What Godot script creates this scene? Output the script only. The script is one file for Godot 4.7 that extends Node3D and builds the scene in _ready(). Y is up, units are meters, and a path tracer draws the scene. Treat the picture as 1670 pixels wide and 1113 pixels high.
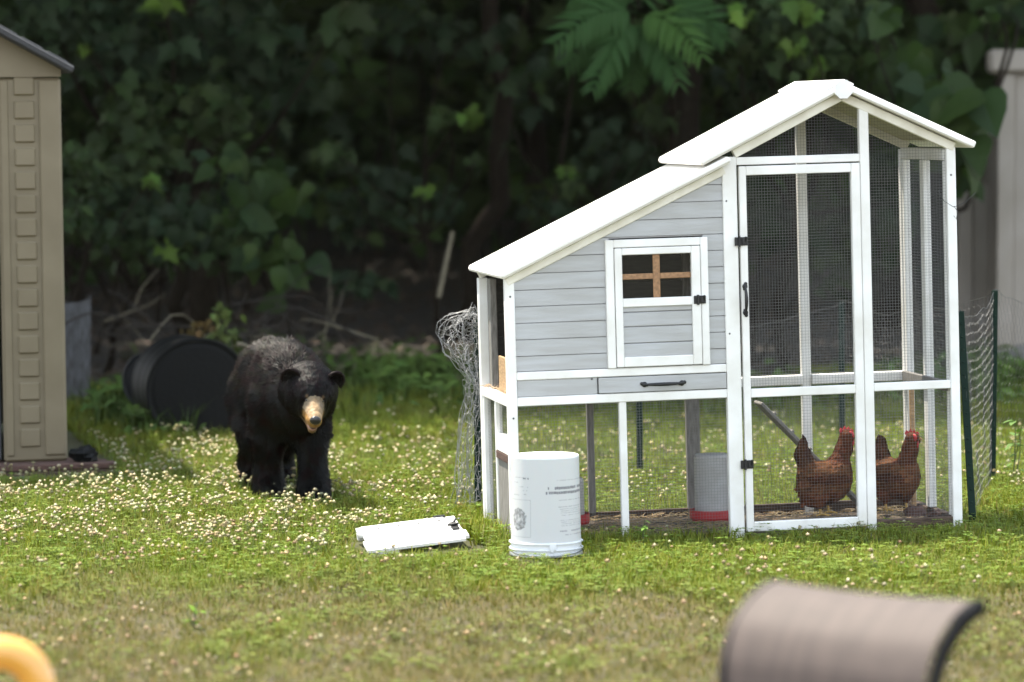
extends Node3D
# A black bear walking up to a white chicken coop on a clover lawn at the edge of a dark wood.

const FPX := 5850.0          # focal length in photograph pixels
const EYE := 1.756           # camera height
const SUN := Vector3(0.35, -1.0, 0.28)

var rng := RandomNumberGenerator.new()
var M := {}
var taken := {}
var noise := FastNoiseLite.new()
var fine := FastNoiseLite.new()
var coop: Node3D

# ------------------------------------------------------------------ mesh builder
class MB:
	var v := PackedVector3Array()
	var n := PackedVector3Array()
	var c := PackedColorArray()
	var t := PackedVector2Array()
	var col := Color.WHITE

	func p(a: Vector3, na: Vector3, uv := Vector2.ZERO):
		v.append(a)
		n.append(na)
		c.append(col)
		t.append(uv)

	func tri(a: Vector3, b: Vector3, d: Vector3, na: Vector3, nb: Vector3, nd: Vector3, ua := Vector2.ZERO, ub := Vector2.ZERO, ud := Vector2.ZERO):
		if (b - a).cross(d - a).dot(na + nb + nd) > 0.0:
			p(a, na, ua)
			p(d, nd, ud)
			p(b, nb, ub)
		else:
			p(a, na, ua)
			p(b, nb, ub)
			p(d, nd, ud)

	func flat(a: Vector3, b: Vector3, d: Vector3, out: Vector3):
		var k := (b - a).cross(d - a).normalized()
		if k.dot(out) < 0.0:
			k = -k
		tri(a, b, d, k, k, k)

	func quad(a: Vector3, b: Vector3, d: Vector3, e: Vector3, out: Vector3):
		flat(a, b, d, out)
		flat(a, d, e, out)

	func box(xf: Transform3D, s: Vector3, bev := 0.003):
		var h := s * 0.5
		var bb := minf(bev, 0.45 * minf(h.x, minf(h.y, h.z)) * 2.0)
		bb = minf(bb, minf(h.x, minf(h.y, h.z)) * 0.9)
		var q := {}
		for sx in [-1, 1]:
			for sy in [-1, 1]:
				for sz in [-1, 1]:
					q[[sx, sy, sz]] = [xf * Vector3(sx * h.x, sy * (h.y - bb), sz * (h.z - bb)), xf * Vector3(sx * (h.x - bb), sy * h.y, sz * (h.z - bb)), xf * Vector3(sx * (h.x - bb), sy * (h.y - bb), sz * h.z)]
		var bs := xf.basis
		for a in [-1, 1]:
			quad(q[[a, -1, -1]][0], q[[a, 1, -1]][0], q[[a, 1, 1]][0], q[[a, -1, 1]][0], bs.x * a)
			quad(q[[-1, a, -1]][1], q[[1, a, -1]][1], q[[1, a, 1]][1], q[[-1, a, 1]][1], bs.y * a)
			quad(q[[-1, -1, a]][2], q[[1, -1, a]][2], q[[1, 1, a]][2], q[[-1, 1, a]][2], bs.z * a)
			for b in [-1, 1]:
				quad(q[[a, b, -1]][0], q[[a, b, 1]][0], q[[a, b, 1]][1], q[[a, b, -1]][1], bs.x * a + bs.y * b)
				quad(q[[a, -1, b]][0], q[[a, 1, b]][0], q[[a, 1, b]][2], q[[a, -1, b]][2], bs.x * a + bs.z * b)
				quad(q[[-1, a, b]][1], q[[1, a, b]][1], q[[1, a, b]][2], q[[-1, a, b]][2], bs.y * a + bs.z * b)
				for d in [-1, 1]:
					var r = q[[a, b, d]]
					flat(r[0], r[1], r[2], bs.x * a + bs.y * b + bs.z * d)

	func span(x0: float, x1: float, y0: float, y1: float, z0: float, z1: float, bev := 0.003):
		box(Transform3D(Basis(), Vector3(x0 + x1, y0 + y1, z0 + z1) * 0.5), Vector3(x1 - x0, y1 - y0, z1 - z0).abs(), bev)

	func tube(pts: Array, rad: Array, sides := 6, caps := true):
		var rings := []
		var side := Vector3.ZERO
		for i in pts.size():
			var d: Vector3 = (pts[mini(i + 1, pts.size() - 1)] - pts[maxi(i - 1, 0)]).normalized()
			if side == Vector3.ZERO:
				side = d.cross(Vector3.UP if absf(d.y) < 0.9 else Vector3.RIGHT).normalized()
			else:
				side = (side - d * side.dot(d)).normalized()
			var up := d.cross(side)
			var r: float = rad[mini(i, rad.size() - 1)]
			var ring := []
			for k in sides:
				var a := TAU * k / sides
				var o := side * cos(a) + up * sin(a)
				ring.append([pts[i] + o * r, o])
			rings.append(ring)
		for i in pts.size() - 1:
			for k in sides:
				var a = rings[i][k]
				var b = rings[i][(k + 1) % sides]
				var d = rings[i + 1][(k + 1) % sides]
				var e = rings[i + 1][k]
				tri(a[0], b[0], d[0], a[1], b[1], d[1])
				tri(a[0], d[0], e[0], a[1], d[1], e[1])
		if caps:
			for z in [0, pts.size() - 1]:
				var out: Vector3 = (pts[0] - pts[1]) if z == 0 else (pts[z] - pts[z - 1])
				for k in range(1, sides - 1):
					flat(rings[z][0][0], rings[z][k][0], rings[z][k + 1][0], out)

	# profile: Vector2(radius, height) from bottom to top, turned about y; sharp corners come from repeated points
	func lathe(prof: Array, sides := 32, xf := Transform3D()):
		for i in prof.size() - 1:
			var a: Vector2 = prof[i]
			var b: Vector2 = prof[i + 1]
			if a.is_equal_approx(b):
				continue
			var d := (b - a).normalized()
			for k in sides:
				var a0 := TAU * k / sides
				var a1 := TAU * (k + 1) / sides
				var o0 := Vector3(cos(a0), 0, sin(a0))
				var o1 := Vector3(cos(a1), 0, sin(a1))
				var n0 := xf.basis * (o0 * d.y + Vector3.UP * -d.x)
				var n1 := xf.basis * (o1 * d.y + Vector3.UP * -d.x)
				var u0 := float(k) / sides
				var u1 := float(k + 1) / sides
				var p00 := xf * (o0 * a.x + Vector3.UP * a.y)
				var p10 := xf * (o1 * a.x + Vector3.UP * a.y)
				var p01 := xf * (o0 * b.x + Vector3.UP * b.y)
				var p11 := xf * (o1 * b.x + Vector3.UP * b.y)
				if a.x > 1e-5:
					tri(p00, p10, p11, n0, n1, n1, Vector2(u0, a.y), Vector2(u1, a.y), Vector2(u1, b.y))
				if b.x > 1e-5:
					tri(p00, p11, p01, n0, n1, n0, Vector2(u0, a.y), Vector2(u1, b.y), Vector2(u0, b.y))

	# polygon in the xy plane pushed from z0 to z1
	func prism(poly: PackedVector2Array, z0: float, z1: float, xf := Transform3D()):
		var idx := Geometry2D.triangulate_polygon(poly)
		for i in range(0, idx.size(), 3):
			for z in [z0, z1]:
				flat(xf * Vector3(poly[idx[i]].x, poly[idx[i]].y, z), xf * Vector3(poly[idx[i + 1]].x, poly[idx[i + 1]].y, z), xf * Vector3(poly[idx[i + 2]].x, poly[idx[i + 2]].y, z), xf.basis.z * (1.0 if z == maxf(z0, z1) else -1.0))
		var cw := 1.0 if Geometry2D.is_polygon_clockwise(poly) else -1.0
		for i in poly.size():
			var a := poly[i]
			var b := poly[(i + 1) % poly.size()]
			var o := Vector3(-(b - a).y, (b - a).x, 0.0) * cw
			quad(xf * Vector3(a.x, a.y, z0), xf * Vector3(b.x, b.y, z0), xf * Vector3(b.x, b.y, z1), xf * Vector3(a.x, a.y, z1), xf.basis * o)

	func ball(at: Vector3, r: Vector3, rows := 6, cols := 10):
		for i in rows:
			for k in cols:
				var q := []
				for e in [[0, 0], [1, 0], [1, 1], [0, 1]]:
					var th: float = PI * (i + e[0]) / rows
					var ph: float = TAU * (k + e[1]) / cols
					q.append(Vector3(sin(th) * cos(ph), cos(th), sin(th) * sin(ph)))
				var nn := q.map(func(w): return (w / r).normalized())
				if i < rows - 1:
					tri(at + q[0] * r, at + q[1] * r, at + q[2] * r, nn[0], nn[1], nn[2])
				if i > 0:
					tri(at + q[0] * r, at + q[2] * r, at + q[3] * r, nn[0], nn[2], nn[3])

	# a square wire
	func wire(a: Vector3, b: Vector3, r: float, sides := 4):
		tube([a, b], [r], sides, false)

	func done() -> ArrayMesh:
		var arr := []
		arr.resize(Mesh.ARRAY_MAX)
		arr[Mesh.ARRAY_VERTEX] = v
		arr[Mesh.ARRAY_NORMAL] = n
		arr[Mesh.ARRAY_COLOR] = c
		arr[Mesh.ARRAY_TEX_UV] = t
		var m := ArrayMesh.new()
		m.add_surface_from_arrays(Mesh.PRIMITIVE_TRIANGLES, arr)
		return m


# ------------------------------------------------------------------ naming and placing helpers
func numbered(called: String) -> String:
	if not taken.has(called):
		taken[called] = 0
		return called
	taken[called] += 1
	return "%s_%03d" % [called, taken[called]]


func tag(o: Node3D, label := "", category := "", group := "", kind := "") -> Node3D:
	for e in [["label", label], ["category", category], ["group", group], ["kind", kind]]:
		if e[1]:
			o.set_meta(e[0], e[1])
	return o


func thing(called: String, label: String, category: String, xf := Transform3D(), group := "") -> Node3D:
	var o := Node3D.new()
	o.name = numbered(called)
	add_child(o)
	o.transform = xf
	return tag(o, label, category, group)


func part_name(called: String, parent: Node) -> String:
	if not parent.has_node(called):
		return called
	var i := 1
	while parent.has_node("%s_%03d" % [called, i]):
		i += 1
	return "%s_%03d" % [called, i]


func mesh_of(called: String, mesh: Mesh, m: Material, parent: Node = null, label := "", kind := "") -> MeshInstance3D:
	var o := MeshInstance3D.new()
	o.mesh = mesh
	o.material_override = m
	if parent == null:
		o.name = numbered(called)
		add_child(o)
	else:
		o.name = part_name(called, parent)
		parent.add_child(o, true)
	tag(o, label, "", "", kind)
	return o


func put(called: String, mb: MB, m: Material, parent: Node = null, label := "", kind := "") -> MeshInstance3D:
	return mesh_of(called, mb.done(), m, parent, label, kind)


func bar(called: String, parent: Node, m: Material, x0: float, x1: float, y0: float, y1: float, z0: float, z1: float, bev := 0.003, label := "") -> MeshInstance3D:
	var mb := MB.new()
	mb.span(x0, x1, y0, y1, z0, z1, bev)
	return put(called, mb, m, parent, label)


func scatter(called: String, mesh: Mesh, m: Material, xs: Array, cols: PackedColorArray, parent: Node = null, kind := "stuff") -> MultiMeshInstance3D:
	var mm := MultiMesh.new()
	mm.transform_format = MultiMesh.TRANSFORM_3D
	mm.use_colors = true
	mm.mesh = mesh
	mm.instance_count = xs.size()
	for i in xs.size():
		mm.set_instance_transform(i, xs[i])
		mm.set_instance_color(i, cols[i])
	var o := MultiMeshInstance3D.new()
	o.multimesh = mm
	o.material_override = m
	if parent == null:
		o.name = numbered(called)
		add_child(o)
	else:
		o.name = part_name(called, parent)
		parent.add_child(o, true)
	tag(o, "", "", "", kind)
	return o


# pixel of the photograph + distance -> a point of the place (used once, to lay the place out in metres)
func ray(px: float, py: float) -> Vector3:
	var d := Vector3((px - 835.0) / FPX, -(py - 556.5) / FPX, -1.0)
	return d.rotated(Vector3.RIGHT, -atan(356.5 / FPX))


func at(px: float, py: float, far: float) -> Vector3:
	var d := ray(px, py)
	return Vector3(0, EYE, 0) + d * (far / -d.z)


func on_ground(px: float, py: float) -> Vector3:
	var d := ray(px, py)
	var q := Vector3(0, EYE, 0) + d * (-EYE / d.y)
	q.y = height(q.x, q.z)
	return q


func smooth(a: float, b: float, x: float) -> float:
	return smoothstep(a, b, x)


func height(x: float, z: float) -> float:
	var far := -z
	var h := noise.get_noise_2d(x * 14.0, z * 14.0) * 0.018
	h += 0.03 * smooth(1.0, 1.9, x) * smooth(13.8, 14.8, far) * (1.0 - smooth(17.0, 19.0, far))
	h += maxf(0.0, far - 26.0) * 0.03
	return h * smooth(0.0, 8.0, far + 3.0)


func gauss() -> float:
	return rng.randfn(0.0, 1.0)


func gauss3() -> Vector3:
	return Vector3(gauss(), gauss(), gauss())


func lin(r: float, g: float, b: float) -> Color:      # a real-world (linear) base colour, as albedo_color wants it
	return Color(r, g, b).linear_to_srgb()


func jitter(c: Color, amount: float) -> Color:
	var k := 1.0 + rng.randf_range(-amount, amount)
	return Color(c.r * k * (1.0 + rng.randf_range(-0.12, 0.12)), c.g * k, c.b * k * (1.0 + rng.randf_range(-0.15, 0.15)))


# ------------------------------------------------------------------ materials
func noise_tex(freq: float, lo: Color, hi: Color, octaves := 4, size := 512, mid = null, seed_ := 3) -> NoiseTexture2D:
	var f := FastNoiseLite.new()
	f.noise_type = FastNoiseLite.TYPE_SIMPLEX_SMOOTH
	f.frequency = freq
	f.fractal_octaves = octaves
	f.seed = seed_
	var g := Gradient.new()
	g.set_color(0, lo)
	g.set_color(1, hi)
	if mid != null:
		g.add_point(0.5, mid)
	var t := NoiseTexture2D.new()
	t.width = size
	t.height = size
	t.seamless = true
	t.noise = f
	t.color_ramp = g
	return t


func mat(called: String, c: Color, rough := 0.6, opts := {}) -> StandardMaterial3D:
	var m := StandardMaterial3D.new()
	m.resource_name = called
	m.albedo_color = c
	m.roughness = rough
	for k in opts:
		m.set(k, opts[k])
	M[called] = m
	return m


func worn(m: StandardMaterial3D, tex: Texture2D, scale: Vector3, bump: Texture2D = null, depth := 0.1):
	m.albedo_texture = tex
	m.uv1_triplanar = true
	m.uv1_scale = scale
	if bump:
		m.heightmap_enabled = true
		m.heightmap_texture = bump
		m.heightmap_scale = depth
		m.heightmap_deep_parallax = false


func make_materials():
	var soft := noise_tex(0.006, Color(0.90, 0.89, 0.865), Color(1, 1, 1), 6)
	var grain := noise_tex(0.02, Color(0.7, 0.7, 0.68), Color(1, 1, 1), 5, 512, null, 8)
	var rough_wood := noise_tex(0.015, Color(0.5, 0.47, 0.44), Color(1, 1, 1), 5, 512, null, 9)
	var bumps := noise_tex(0.03, Color.BLACK, Color.WHITE, 4, 512, null, 12)
	worn(mat("white_paint", lin(0.7449, 0.7449, 0.7353), 0.5), soft, Vector3(1.2, 1.2, 1.2), bumps, 0.04)
	worn(mat("white_trim", lin(0.70, 0.68, 0.60), 0.55), soft, Vector3(2, 2, 2), bumps, 0.05)
	worn(mat("roof_white", lin(0.80, 0.79, 0.77), 0.6), soft, Vector3(0.9, 0.9, 0.9), bumps, 0.03)
	worn(mat("grey_siding", lin(0.3788, 0.3862, 0.3971), 0.55), soft, Vector3(0.7, 6, 6), bumps, 0.05)
	worn(mat("grey_wood", lin(0.2232, 0.2108, 0.1984), 0.8), grain, Vector3(6, 1, 6), bumps, 0.1)
	worn(mat("dark_wood", lin(0.042, 0.0375, 0.033), 0.85), grain, Vector3(1, 6, 6))
	worn(mat("raw_pine", lin(0.465, 0.3, 0.1575), 0.7), grain, Vector3(2, 7, 2), bumps, 0.08)
	worn(mat("cream_wood", lin(0.48, 0.432, 0.304), 0.7), grain, Vector3(2, 2, 7), bumps, 0.08)
	worn(mat("muntin_wood", lin(0.35, 0.189, 0.091), 0.65), grain, Vector3(5, 5, 5))
	worn(mat("old_brown_wood", lin(0.102, 0.066, 0.045), 0.85), rough_wood, Vector3(1.5, 8, 8), bumps, 0.25)
	worn(mat("red_brown_wood", lin(0.11, 0.055, 0.04125), 0.85), rough_wood, Vector3(1.5, 8, 8), bumps, 0.2)
	mat("black_iron", lin(0.012, 0.012, 0.013), 0.42, {"metallic": 0.3})
	mat("screw_steel", lin(0.1, 0.1, 0.1), 0.5, {"metallic": 0.7})
	mat("wire", lin(0.144, 0.147, 0.15), 0.5, {"metallic": 0.55})
	mat("hex_wire", lin(0.08775, 0.08775, 0.08775), 0.42, {"metallic": 0.6})
	mat("hex_wire_light", lin(0.23, 0.23, 0.23), 0.45, {"metallic": 0.4})
	var pane := mat("pane", Color(0.35, 0.35, 0.33, 0.04), 0.05)
	pane.transparency = BaseMaterial3D.TRANSPARENCY_ALPHA
	mat("red_plastic", lin(0.285, 0.015, 0.01875), 0.4)
	worn(mat("feeder_plastic", lin(0.3224, 0.3224, 0.3224), 0.5), soft, Vector3(3, 3, 3))
	mat("white_plastic", lin(0.6384, 0.6552, 0.672), 0.42)
	worn(mat("shed_plastic", lin(0.142, 0.1146, 0.06945), 0.6), soft, Vector3(0.8, 0.8, 0.8), bumps, 0.05)
	worn(mat("shed_dark", lin(0.0275, 0.029, 0.0325), 0.6), soft, Vector3(0.8, 0.8, 0.8))
	worn(mat("roof_dark", lin(0.0225, 0.0225, 0.025), 0.7), soft, Vector3(2, 2, 2), bumps, 0.2)
	worn(mat("drum_black", lin(0.003465, 0.003938, 0.004725), 0.45), soft, Vector3(2, 2, 2), bumps, 0.08)
	worn(mat("barrel_blue", lin(0.009, 0.011, 0.017), 0.45), soft, Vector3(2, 2, 2))
	worn(mat("vinyl", lin(0.2662, 0.2374, 0.2047), 0.5), soft, Vector3(0.8, 0.5, 0.8))
	worn(mat("weathered_board", lin(0.0936, 0.0972, 0.1044), 0.8), rough_wood, Vector3(8, 1.2, 8), bumps, 0.2)
	worn(mat("stone", lin(0.21, 0.205, 0.195), 0.85), rough_wood, Vector3(3, 3, 3), bumps, 0.4)
	worn(mat("stake_green", lin(0.0072, 0.021, 0.0156), 0.5), soft, Vector3(4, 4, 4))
	worn(mat("bark", lin(0.0252, 0.01932, 0.01428), 0.9), rough_wood, Vector3(4, 1.2, 4), bumps, 1.0)
	worn(mat("twig", lin(0.027, 0.02025, 0.01404), 0.9), rough_wood, Vector3(4, 4, 4))
	worn(mat("pale_stick", lin(0.1785, 0.1573, 0.102), 0.8), rough_wood, Vector3(9, 3, 9))
	mat("stem_green", lin(0.048, 0.06, 0.018), 0.7)
	mat("sling", lin(0.08314, 0.06185, 0.05359), 0.75)
	mat("chair_frame", lin(0.0072, 0.0072, 0.0084), 0.6, {"metallic_specular": 0.25})
	mat("orange_plastic", lin(0.6026, 0.2905, 0.0432), 0.3, {"clearcoat_enabled": true, "clearcoat": 0.6, "clearcoat_roughness": 0.15})
	for e in [["leaf", 0.5, 0.35], ["grass", 0.6, 0.7], ["petal", 0.8, 0.4], ["litter", 0.85, 0.0], ["fur", 0.5, 0.0], ["feather", 0.8, 0.0]]:
		var m := mat(e[0], Color.WHITE, e[1])
		m.vertex_color_use_as_albedo = true
		m.cull_mode = BaseMaterial3D.CULL_DISABLED
		if e[2] > 0.0:
			m.backlight_enabled = true
			m.backlight = Color(0.85, 1.0, 0.45) * e[2]
	M["petal"].backlight = Color(0.5, 0.5, 0.5)
	M["fur"].metallic_specular = 0.2
	M["bark"].metallic_specular = 0.2
	M["stake_green"].metallic_specular = 0.2
	M["pane"].metallic_specular = 0.25
	M["grass"].metallic_specular = 0.2
	M["drum_black"].metallic_specular = 0.25
	M["drum_black"].roughness = 0.6
	M["leaf"].roughness = 0.6
	M["leaf"].metallic_specular = 0.22
	M["feather"].metallic_specular = 0.25
	var soil := mat("soil", Color.WHITE, 0.95)
	soil.vertex_color_use_as_albedo = true
	soil.albedo_texture = noise_tex(0.03, Color(0.55, 0.52, 0.5), Color(1, 1, 1), 5, 1024, null, 21)
	soil.uv1_triplanar = true
	soil.uv1_world_triplanar = true
	soil.uv1_scale = Vector3(0.9, 0.9, 0.9)
	# woven sling fabric
	var im := Image.create(256, 256, false, Image.FORMAT_RGB8)
	var hm := Image.create(256, 256, false, Image.FORMAT_RGB8)
	for y in 256:
		for x in 256:
			var over := ((x / 8) + (y / 8)) % 2 == 0
			var k := 0.84 + 0.05 * (1.0 if (x + y) % 2 == 0 else 0.0) + 0.10 * fine.get_noise_2d(x * 0.07, y * 0.006) + 0.06 * fine.get_noise_2d(x * 0.35, y * 0.012) + 0.04 * fine.get_noise_2d(x * 0.02, y * 0.03)
			im.set_pixel(x, y, Color(k, k * 0.985, k * 0.97))
			var hh := (sin(PI * (x % 8) / 8.0) if over else sin(PI * (y % 8) / 8.0))
			hm.set_pixel(x, y, Color(hh, hh, hh))
	M["sling"].albedo_texture = ImageTexture.create_from_image(im)
	M["sling"].heightmap_enabled = true
	M["sling"].heightmap_texture = ImageTexture.create_from_image(hm)
	M["sling"].heightmap_scale = 0.03
	M["sling"].uv1_scale = Vector3(1.7, 1.7, 1)


# ------------------------------------------------------------------ smooth bodies: joined capsules meshed as surface nets
# bones: [a, b, radius at a, radius at b, x squash (optional)]
func body(bones: Array, cell: float, k: float, rough_amp: float, rough_freq: float, paint: Callable) -> ArrayMesh:
	var lo := Vector3.ONE * 1e9
	var hi := -lo
	for b in bones:
		var r: float = maxf(b[2], b[3]) * 1.15 + k * 0.5 + cell * 3.0
		for q in [b[0], b[1]]:
			lo = lo.min(q - Vector3.ONE * r)
			hi = hi.max(q + Vector3.ONE * r)
	var nx := int((hi.x - lo.x) / cell) + 2
	var ny := int((hi.y - lo.y) / cell) + 2
	var nz := int((hi.z - lo.z) / cell) + 2
	var f := PackedFloat32Array()
	f.resize(nx * ny * nz)
	f.fill(1.0)
	for b in bones:
		var a: Vector3 = b[0]
		var e: Vector3 = b[1]
		var sx: float = b[4] if b.size() > 4 else 1.0
		var ra: float = b[2]
		var rb: float = b[3]
		var r := maxf(ra, rb) * maxf(1.0, sx) + k + cell * 2.0
		var i0 := Vector3i(((a.min(e) - Vector3.ONE * r - lo) / cell).floor()).max(Vector3i.ZERO)
		var i1 := Vector3i(((a.max(e) + Vector3.ONE * r - lo) / cell).ceil()).min(Vector3i(nx - 1, ny - 1, nz - 1))
		var inv := Vector3(1.0 / sx, 1, 1)
		var a2 := a * inv
		var ab := e * inv - a2
		var ll := maxf(ab.length_squared(), 1e-9)
		for z in range(i0.z, i1.z + 1):
			for y in range(i0.y, i1.y + 1):
				var row := (z * ny + y) * nx
				for x in range(i0.x, i1.x + 1):
					var q := (lo + Vector3(x, y, z) * cell) * inv - a2
					var s := clampf(q.dot(ab) / ll, 0.0, 1.0)
					var d := (q - ab * s).length() - lerpf(ra, rb, s)
					var o := f[row + x]
					var w := maxf(k - absf(o - d), 0.0) / k
					f[row + x] = minf(o, d) - w * w * k * 0.25
	if rough_amp > 0.0:
		for z in nz:
			for y in ny:
				for x in nx:
					var i := (z * ny + y) * nx + x
					if absf(f[i]) < 0.06:
						var q := lo + Vector3(x, y, z) * cell
						f[i] += rough_amp * fine.get_noise_3d(q.x * rough_freq, q.y * rough_freq * 0.6, q.z * rough_freq)
	var v := PackedVector3Array()
	var n := PackedVector3Array()
	var c := PackedColorArray()
	var idx := PackedInt32Array()
	var id := PackedInt32Array()
	id.resize(f.size())
	id.fill(-1)
	var step := [0, 1, nx, nx + 1, nx * ny, nx * ny + 1, nx * ny + nx, nx * ny + nx + 1]
	for z in nz - 1:
		for y in ny - 1:
			for x in nx - 1:
				var i := (z * ny + y) * nx + x
				if absf(f[i]) > cell * 2.5:
					continue
				var val := []
				var neg := 0
				for s in step:
					val.append(f[i + s])
					if f[i + s] < 0.0:
						neg += 1
				if neg == 0 or neg == 8:
					continue
				var sum := Vector3.ZERO
				var cnt := 0
				for e in [[0, 1], [2, 3], [4, 5], [6, 7], [0, 2], [1, 3], [4, 6], [5, 7], [0, 4], [1, 5], [2, 6], [3, 7]]:
					var p0: float = val[e[0]]
					var p1: float = val[e[1]]
					if (p0 < 0.0) != (p1 < 0.0):
						var tt := p0 / (p0 - p1)
						var c0 := Vector3(e[0] & 1, (e[0] >> 1) & 1, e[0] >> 2)
						var c1 := Vector3(e[1] & 1, (e[1] >> 1) & 1, e[1] >> 2)
						sum += c0.lerp(c1, tt)
						cnt += 1
				var g := Vector3(val[1] + val[3] + val[5] + val[7] - val[0] - val[2] - val[4] - val[6], val[2] + val[3] + val[6] + val[7] - val[0] - val[1] - val[4] - val[5], val[4] + val[5] + val[6] + val[7] - val[0] - val[1] - val[2] - val[3])
				var q := lo + (Vector3(x, y, z) + sum / cnt) * cell
				id[i] = v.size()
				v.append(q)
				n.append(g.normalized())
				c.append(paint.call(q))
	var along := [1, nx, nx * ny]
	for z in range(1, nz - 1):
		for y in range(1, ny - 1):
			for x in range(1, nx - 1):
				var i := (z * ny + y) * nx + x
				if id[i] < 0 and absf(f[i]) > cell * 2.5:
					continue
				for ax in 3:
					if (f[i] < 0.0) == (f[i + along[ax]] < 0.0):
						continue
					var u: int = along[(ax + 1) % 3]
					var w: int = along[(ax + 2) % 3]
					var q := [id[i], id[i - u], id[i - u - w], id[i - w]]
					if q.min() < 0:
						continue
					for tr in [[q[0], q[1], q[2]], [q[0], q[2], q[3]]]:
						if (v[tr[1]] - v[tr[0]]).cross(v[tr[2]] - v[tr[0]]).dot(n[tr[0]] + n[tr[1]] + n[tr[2]]) > 0.0:
							idx.append_array([tr[0], tr[2], tr[1]])
						else:
							idx.append_array([tr[0], tr[1], tr[2]])
	var arr := []
	arr.resize(Mesh.ARRAY_MAX)
	arr[Mesh.ARRAY_VERTEX] = v
	arr[Mesh.ARRAY_NORMAL] = n
	arr[Mesh.ARRAY_COLOR] = c
	arr[Mesh.ARRAY_INDEX] = idx
	var m := ArrayMesh.new()
	m.add_surface_from_arrays(Mesh.PRIMITIVE_TRIANGLES, arr)
	return m


# ------------------------------------------------------------------ leaves
const MAPLE := [Vector2(0.03, 0.0), Vector2(0.2, -0.1), Vector2(0.44, 0.02), Vector2(0.30, 0.2), Vector2(0.56, 0.5), Vector2(0.27, 0.52), Vector2(0.2, 0.74), Vector2(0.0, 1.0)]
const HEART := [Vector2(0.02, 0.0), Vector2(0.26, -0.1), Vector2(0.44, 0.08), Vector2(0.47, 0.3), Vector2(0.36, 0.58), Vector2(0.16, 0.82), Vector2(0.0, 1.0)]
const GRAPE := [Vector2(0.02, 0.0), Vector2(0.3, -0.12), Vector2(0.52, 0.1), Vector2(0.44, 0.28), Vector2(0.56, 0.5), Vector2(0.36, 0.6), Vector2(0.22, 0.8), Vector2(0.0, 1.0)]
const OVAL := [Vector2(0.02, 0.0), Vector2(0.2, 0.2), Vector2(0.27, 0.45), Vector2(0.16, 0.78), Vector2(0.0, 1.0)]
const SIMPLE := [Vector2(0.0, 0.0), Vector2(0.36, 0.35), Vector2(0.0, 1.0)]


func leaf_into(mb: MB, xf: Transform3D, shape: Array, fold := 0.25, droop := 0.25):
	for s in [-1.0, 1.0]:
		for i in shape.size() - 1:
			var q := []
			for p in [Vector2(0, shape[i].y), Vector2(shape[i].x, shape[i].y), Vector2(shape[i + 1].x, shape[i + 1].y), Vector2(0, shape[i + 1].y)]:
				q.append(xf * Vector3(p.x * s, p.y, absf(p.x) * fold - droop * p.y * p.y))
			if shape[i].x > 0.001:
				mb.flat(q[0], q[1], q[2], xf.basis.z)
			if shape[i + 1].x > 0.001 or shape[i].x > 0.001:
				mb.flat(q[0], q[2], q[3], xf.basis.z)


func leaf_mesh(shape: Array, fold := 0.25, droop := 0.25) -> ArrayMesh:
	var mb := MB.new()
	leaf_into(mb, Transform3D(), shape, fold, droop)
	return mb.done()


func sprig_mesh(shape: Array, count: int, spread: float, size: float, seed_: int) -> ArrayMesh:
	var r := RandomNumberGenerator.new()
	r.seed = seed_
	var mb := MB.new()
	for i in count:
		var o := Vector3(r.randfn(), r.randfn() * 0.6, r.randfn()) * spread
		var y := Vector3(r.randfn(), r.randfn() * 0.5 - 0.45, r.randfn()).normalized()
		var z := Vector3(r.randfn() * 0.6, 1.0, r.randfn() * 0.6)
		mb.col = Color.WHITE * r.randf_range(0.75, 1.2)
		leaf_into(mb, leaf_frame(o, y, z, size * r.randf_range(0.7, 1.25)), shape, 0.2, 0.3)
	return mb.done()


func leaf_frame(o: Vector3, y: Vector3, z: Vector3, s: float) -> Transform3D:
	y = y.normalized()
	var x := y.cross(z).normalized()
	return Transform3D(Basis(x, y, x.cross(y)) .scaled_local(Vector3.ONE * s), o)


func leaf_pose(o: Vector3, s: float) -> Transform3D:      # hangs out and down, face up and to the open side
	var y := Vector3(gauss(), gauss() * 0.5 - 0.75, gauss() * 0.8 + 0.35)
	var z := Vector3(gauss() * 0.45, 0.75 + gauss() * 0.3, 0.75 + gauss() * 0.4)
	return leaf_frame(o, y, z, s)


func limb(mb: MB, a: Vector3, b: Vector3, r0: float, r1: float, bow := 0.12, steps := 6, sides := 6):
	var pts := []
	var rad := []
	var side := gauss3() * (b - a).length() * bow * 0.5
	for i in steps + 1:
		var t := float(i) / steps
		pts.append(a.lerp(b, t) + side * sin(PI * t) + gauss3() * r1 * 0.8 * (1.0 if i > 0 and i < steps else 0.0))
		rad.append(lerpf(r0, r1, t))
	mb.tube(pts, rad, sides)


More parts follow.
